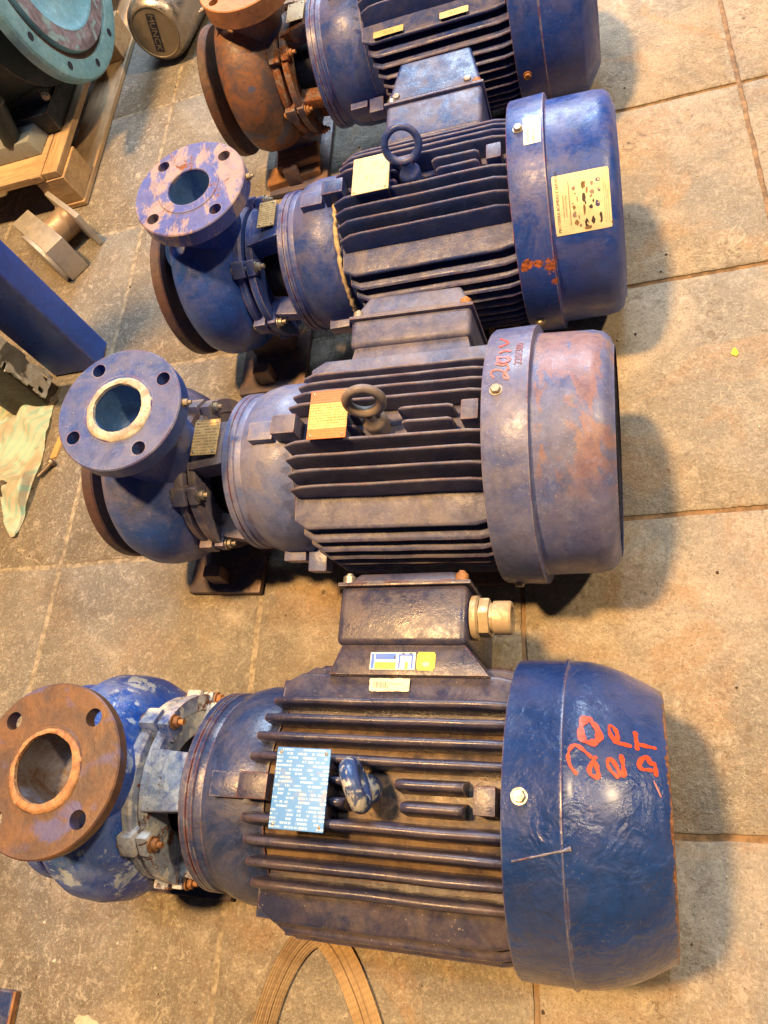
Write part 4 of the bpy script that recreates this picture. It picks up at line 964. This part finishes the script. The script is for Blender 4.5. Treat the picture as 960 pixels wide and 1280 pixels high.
# canister with embossed cap
M['chrome'] = metal_dirty('brushed_steel_barrel', (0.34, 0.31, 0.28), 7, .30, .95, .45); M['cap'] = metal_dirty('khaki_cap', (0.20, 0.165, 0.11), 8, .5, .35, .5)
cn = empty('steel_canister', (-.028, .150, 0), -.10); tag(cn, 'brushed steel canister with a stamped round end cap lying beside the pallet', 'canister')
CM = T(0.004, 0, .084) @ Rx(math.radians(-6)) @ Rz(PI / 2) @ Matrix.Identity(4)
bm = bmesh.new(); lathe(bm, [(.0, .058), (-.001, .061), (.004, .067), (.016, .074), (.035, .077), (.40, .077), (.41, .07), (.41, 0)], 'x', 90); barrel = obj('barrel', bm, M['chrome'], cn, CM)
bm = bmesh.new(); lathe(bm, [(-.0015, .0), (-.0015, .0560), (-.003, .0570), (-.003, .0595), (.002, .0605), (.003, .058)], 'x', 90); cap = obj('end_cap', bm, M['cap'], cn, CM)
FM = T(-.0022, 0, 0) @ Ry(-PI / 2) @ Rz(-PI / 2)
def cap_art(bm_or_me, mat, lift, name, rot=math.radians(-104)):
    me = bm_or_me
    if isinstance(bm_or_me, bmesh.types.BMesh): me = D.meshes.new(name); bm_or_me.to_mesh(me); bm_or_me.free()
    me.materials.clear()
    return link(name, me, mat, cap, T(-lift, 0, 0) @ Ry(-PI / 2) @ Rz(-PI / 2) @ Rz(rot))
bm = bmesh.new(); add_box(bm, -.043, .043, -.0107, .0107, 0, .0012, .0008, 1); cap_art(bm, M['dark'], .0016, 'name_bar')
t_ = flat_text('MUNCK', .0200); t_.materials.clear(); t_.transform(Matrix.Diagonal((1.15, 1, 1, 1))); cap_art(t_, M['cap'], .0032, 'lettering')

# blue steel post
M['post'] = paint('blue_post_enamel', (0.022, 0.09, 0.52), (0.022, 0.08, 0.46), 73, dust=.06, rust=.02, chips=.12, rough=.38, bstr=.08)
bm = bmesh.new(); add_box(bm, -.060, .055, -.033, .030, 0.002, 1.35, .006, 3)
po = obj('steel_post', bm, M['post']); po.location = (-.068, -.748, 0); tag(po, 'square blue steel post rising from the floor by the left edge', 'post')

# shaft coupling: two square plates and a boss
M['machined'] = metal_dirty('machined_grey_steel', (0.50, 0.47, 0.42), 9, .48, .6, .35); M['bronze'] = metal_dirty('oily_bronze', (0.34, 0.25, 0.17), 10, .45, .5, .5)
cp = empty('shaft_coupling', (-.215, -.468, 0), math.atan2(.68, -.74)); tag(cp, 'grey machined coupling with two square plates on the floor behind the blue post', 'coupling')
bm = bmesh.new(); add_box(bm, -.085, .085, -.050, -.002, .002, .088, .002); obj('square_body', bm, M['machined'], cp)
bm = bmesh.new(); add_box(bm, -.060, .092, -.112, -.100, .002, .084, .0015); obj('square_plate', bm, M['machined'], cp)
bm = bmesh.new(); tube(bm, [(.02, -.101, .046), (.02, -.049, .046)], .032, 32); obj('hub', bm, M['bronze'], cp)
bm = bmesh.new(); lathe(bm, [(.0, .060), (.008, .062), (.010, .058), (.010, .0)], 'z', 50, m=T(-.03, -.002, .046) @ Rx(-PI / 2)); obj('end_ring', bm, M['machined'], cp)

# rough white casting and a brown pulley by the post
M['casting'] = rusty('white_flaked_casting', (0.66, 0.65, 0.60), (0.40, 0.38, 0.34), 22, .6, blue=(.03, .03, .028), scale=22)
M['soot'] = rusty('black_greasy_iron', (0.02, 0.017, 0.013), (0.05, 0.04, 0.03), 23, .5, scale=30, bstr=.8)
ca = empty('scrap_casting', (-.110, -.792, 0), 0); tag(ca, 'greasy black casting with a flaking white side leaning on the blue post', 'casting')
CA = Rz(-.12) @ Rx(.05)
bm = bmesh.new(); add_hull(bm, [(-.085, -.075, .002), (.0, -.055, .002), (.004, -.004, .002), (-.08, -.004, .002)], [(-.085, -.060, .36), (.006, -.040, .36), (.010, -.002, .36), (-.08, -.002, .36)], .006)
bmesh.ops.subdivide_edges(bm, edges=bm.edges[:], cuts=5, use_grid_fill=True); roughen(bm, .007, 34); obj('iron_body', bm, M['soot'], ca, CA @ T(0, -.010, 0), angle=60)
tmp = bmesh.new(); V = {}
for i in range(41):
    for j in range(9):
        z = .035 + .32 * i / 40; y = -.055 + .050 * j / 8 + .006 * noise.noise(Vector((i * .5, j * .7, 1))); V[i, j] = tmp.verts.new((.012 + .004 * noise.noise(Vector((i * .3, j * .5, 7))), y - .006, z))
for i in range(40):
    for j in range(8):
        if noise.noise(Vector((i * .35, j * .8, 4))) < .38: tmp.faces.new((V[i, j], V[i + 1, j], V[i + 1, j + 1], V[i, j + 1]))
bmesh.ops.delete(tmp, geom=[v for v in tmp.verts if not v.link_faces], context='VERTS'); bmesh.ops.solidify(tmp, geom=tmp.faces[:], thickness=.003); obj('white_skin', tmp, M['casting'], ca, CA, angle=70)
pu = empty('pulley', (-.212, -.815, .0)); tag(pu, 'brown grooved pulley lying against the greasy casting', 'pulley')
PM = T(0, 0, .055) @ Rz(math.radians(-48)) @ Ry(math.radians(-38))
bm = bmesh.new(); lathe(bm, [(0.004, 0), (.004, .006), (.001, .007), (.001, .012), (.003, .013), (.003, .021), (0, .022), (0, .030), (-.003, .034), (-.010, .034), (-.014, .026), (-.022, .026), (-.026, .036), (-.034, .038), (-.040, .030), (-.09, .028), (-.09, 0)], 'x', 60)
M['pulley'] = rusty('brown_pulley_iron', (0.26, 0.16, 0.10), (0.15, 0.10, 0.07), 24, .5, scale=30); obj('pulley_body', bm, M['pulley'], pu, PM, angle=30)

# striped rag
def rag_material():
    s = NT('striped_rag_cloth'); v = s.map(rot=(0, 0, .5)); a = s.sep(v)[0]
    st = s.ramp(s.math('ABSOLUTE', s.math('SUBTRACT', s.math('FRACT', s.math('MULTIPLY', a, 62)), .5)), .28, .34)
    n = s.noise(s.tc, 14, 5, .6); n2 = s.noise(s.tc, 500, 2)
    c = s.mix(st, (.80, .84, .74), (.55, .80, .74)); c = s.mix(s.ramp(n, .50, .68, 0, .7), c, (.62, .50, .36)); c = s.mix(s.ramp(s.noise(s.map(loc=(3, 3, 3)), 26, 4), .58, .7, 0, .5), c, (.30, .24, .17))
    return s.finish(c, .9, s.bump(n2, .4, .001))
M['rag'] = rag_material()
bm = bmesh.new(); V = {}; NX, NY = 60, 60
right = [(-.790, -.145), (-.800, -.122), (-.830, -.112), (-.90, -.106), (-.96, -.104), (-1.0, -.098), (-1.05, -.100), (-1.10, -.106), (-1.136, -.113)]
left = [(-.790, -.165), (-.83, -.235), (-.86, -.34), (-.90, -.40), (-.96, -.40), (-1.0, -.30), (-1.03, -.165), (-1.08, -.155), (-1.136, -.125)]
def edge(tab, y):
    for (ya, xa), (yb, xb) in zip(tab, tab[1:]):
        if yb <= y <= ya: return xa + (xb - xa) * (y - ya) / (yb - ya)
    return tab[-1][1]
for i in range(NX + 1):
    for j in range(NY + 1):
        y = -.790 - .346 * j / NY; xr, xl = edge(right, y), edge(left, y); x = xr + (xl - xr) * i / NX
        w = noise.noise_vector(Vector((x * 40, y * 40, 3))) * .003
        f1 = abs(math.sin((x * .8 + y * .6) * 42 + 2.6 * noise.noise(Vector((x * 9, y * 9, 1))))) ** 2.2; f2 = noise.noise(Vector((x * 17, y * 13, 5)))
        z = .003 + .020 * f1 * (0.6 + .5 * f2) + .030 * max(0, f2 + .05) + .010 * abs(noise.noise(Vector((x * 34, y * 34, 2)))) + .003 * noise.noise(Vector((x * 60, y * 60, 8)))
        e_ = min(1, i / 4, (NY - j) / 3, j / 3); V[i, j] = bm.verts.new((x + w.x + .22, y + w.y + .96, max(.0015, z * (.35 + .65 * e_))))
for i in range(NX):
    for j in range(NY): bm.faces.new((V[i, j], V[i + 1, j], V[i + 1, j + 1], V[i, j + 1]))
bmesh.ops.solidify(bm, geom=bm.faces[:], thickness=.0012)
rg = obj('rag', bm, M['rag'], angle=80); rg.location = (-.22, -.96, 0); tag(rg, 'crumpled pale green striped rag on the floor at the left edge', 'rag')

# small things round the rag
M['dark_steel'] = metal_dirty('dark_oily_steel', (0.16, 0.13, 0.11), 11, .45, .7, .5)
def small(name, lab, cat, loc, rz=0.0): t = empty(name, loc, rz); tag(t, lab, cat); return t
nt_ = small('steel_nut', 'small steel nut at the upper corner of the striped rag', 'nut', (-.112, -.842, 0))
bm = bmesh.new(); pr = [(.0055, .0), (.0055, .009)]; a_ = [(.011 * math.cos(PI / 3 * k), .011 * math.sin(PI / 3 * k), 0) for k in range(6)]; add_hull(bm, a_, [(x, y, .009) for x, y, z in a_], .001)
obj('nut_body', bm, M['dark_steel'], nt_); bm = bmesh.new(); lathe(bm, [(.0093, .0001), (.0093, .006)], 'z', 20); obj('thread_hole', bm, M['zinc'], nt_)
def bolt_thing(lab, loc, rz, L=.035, r=.006, mat='dark_steel'):
    t = small('loose_bolt', lab, 'bolt', loc, rz)
    bm = bmesh.new(); tube(bm, [(0, 0, r), (L, 0, r)], r * .62, 14); obj('shank', bm, M[mat], t); bm = bmesh.new(); hexbolt(bm, r * 1.35, r * 1.1, T(0, 0, r * 1.1) @ Ry(-PI / 2), False); obj('head', bm, M[mat], t); return t
bolt_thing('dark bolt lying beside the right edge of the rag', (-.073, -.992, 0), -2.3, .032, .007)
bt = bolt_thing('greasy brown bolt resting on the lower end of the rag', (-.160, -1.040, .012), 2.6, .06, .012)
M['peel'] = wood('yellow_chip_wood', (.60, .38, .14), (.45, .26, .09), 5, .2, 1)
bm = bmesh.new(); add_hull(bm, [(-.008, -.035, 0), (.010, -.030, 0), (.014, .02, 0), (.006, .034, 0)], [(-.007, -.033, .003), (.009, -.029, .004), (.012, .019, .003), (.005, .032, .003)], .0006)
ch = obj('wood_chip', bm, M['peel']); ch.location = (-.078, -.945, 0); tag(ch, 'yellow sliver of wood between the rag and the third pump', 'wood chip')

# wood packing under the farthest pump
wb = empty('wood_offcut', (.372, -.372, 0), .12); tag(wb, 'rust stained wood offcut beneath the farthest pump', 'wood block')
board('offcut', -.06, .055, -.030, .020, 0.001, .028, M['wood_old'], wb, (0, 0, 0), .003); board('offcut', -.03, .06, -.012, .036, .0285, .045, M['wood_old'], wb, (0, 0, 0), .003)

# webbing sling in front
M['web'] = None
def web_material():
    s = NT('tan_webbing'); uv = s.n.new('ShaderNodeUVMap').outputs[0]; q = s.sep(uv); a, b = q[0], q[1]
    rib = s.math('SINE', s.math('MULTIPLY', b, 900)); n = s.noise(s.tc, 40, 5, .6); w2 = s.math('SINE', s.math('MULTIPLY', a, 60))
    line = s.math('MAXIMUM', s.ramp(s.math('ABSOLUTE', s.math('SUBTRACT', a, .38)), .015, .035, 1, 0), s.ramp(s.math('ABSOLUTE', s.math('SUBTRACT', a, .62)), .015, .03, .6, 0))
    c = s.mix(s.ramp(n, .35, .7), (.70, .52, .30), (.58, .42, .24)); c = s.mix(s.math('MULTIPLY', s.ramp(rib, -.2, .9), .12), c, (.20, .13, .08)); c = s.mix(s.math('MULTIPLY', line, .7), c, (.13, .08, .05))
    return s.finish(c, .85, s.bump(s.math('ADD', rib, w2), .5, .0006))
M['web'] = web_material()
path = [(.462, -1.96, .018, 1.0), (.470, -1.90, .019, 1.0), (.478, -1.84, .019, 1.0), (.492, -1.785, .019, .95), (.512, -1.745, .017, .8), (.532, -1.724, .012, .4), (.548, -1.724, .008, .05), (.572, -1.748, .006, .02), (.598, -1.790, .006, .03), (.622, -1.845, .006, .05), (.645, -1.92, .007, .08), (.655, -1.98, .008, .08)]
P = [Vector(q) for q in path]
for _ in range(3):
    Q = [P[0]]
    for a, b in zip(P, P[1:]): Q += [a * .75 + b * .25, a * .25 + b * .75]
    Q.append(P[-1]); P = Q
bm = bmesh.new(); uvl = bm.loops.layers.uv.new('UVMap'); rows = []; dist = 0
for i, q in enumerate(P):
    t = (P[min(i + 1, len(P) - 1)] - P[max(i - 1, 0)]); t = Vector((t.x, t.y, 0)).normalized(); nrm = Vector((-t.y, t.x, 0)); dr = nrm * math.cos(q[3]) + Vector((0, 0, 1)) * math.sin(q[3])
    if i: dist += (Vector(q[:2]) - Vector(P[i - 1][:2])).length
    row = []
    for k in range(9):
        u = k / 8; c0 = Vector((q[0], q[1], q[2])) + dr * (u - .5) * .033; c0.z = max(c0.z, .0016) + .001 * math.sin(dist * 60 + u * 3) ** 2
        row.append((bm.verts.new(c0), u, dist))
    rows.append(row)
for A_, B_ in zip(rows, rows[1:]):
    for k in range(8):
        f = bm.faces.new((A_[k][0], A_[k + 1][0], B_[k + 1][0], B_[k][0]))
        for lp, q in zip(f.loops, (A_[k], A_[k + 1], B_[k + 1], B_[k])): lp[uvl].uv = (q[1], q[2])
bmesh.ops.solidify(bm, geom=bm.faces[:], thickness=.0024)
sl = obj('webbing_sling', bm, M['web'], angle=60); tag(sl, 'tan webbing sling looped on the floor in front of the nearest pump', 'sling')

# corner plate bottom left, yellow paint dab
bm = bmesh.new(); add_box(bm, -.12, .0, -.12, .0, 0, .010, .001, 1); pl = obj('steel_plate', bm, M['p4_bell']); pl.location = (.106, -1.822, .0006); tag(pl, 'corner of a dark blue steel plate with rusty edge, lower left', 'plate')
bm = bmesh.new(); add_box(bm, .0003, .004, -.12, .0, 0, .0108, .0008, 1); o = obj('rusty_edge', bm, M['rust_bolt'], pl)
M['yellow'] = plain('yellow_paint', (.75, .68, .02), .5)
bm = bmesh.new(); rnd = random.Random(4)
for (x, y, r) in ((0, 0, .008),): blob(bm, x, y, r * .7, r); 
for v in bm.verts: v.co.z += .0008
bmesh.ops.remove_doubles(bm, verts=bm.verts, dist=1e-5); yd = obj('paint_dab', bm, M['yellow'], smooth=False); yd.location = (1.116, -.954, .0003); tag(yd, 'small yellow dab of paint on the floor to the right', 'paint mark')
M['pale_paint'] = plain('pale_paint_splash', (.56, .46, .34), .8)
bm = bmesh.new(); rnd = random.Random(9); blob(bm, 0, 0, .022, .016, 16); 
for v in bm.verts: v.co.z += .0008
sp2 = obj('paint_splash', bm, M['pale_paint'], smooth=False); sp2.location = (.222, -1.852, .0003); tag(sp2, 'pale paint splash on the floor near the lower left corner', 'paint mark')
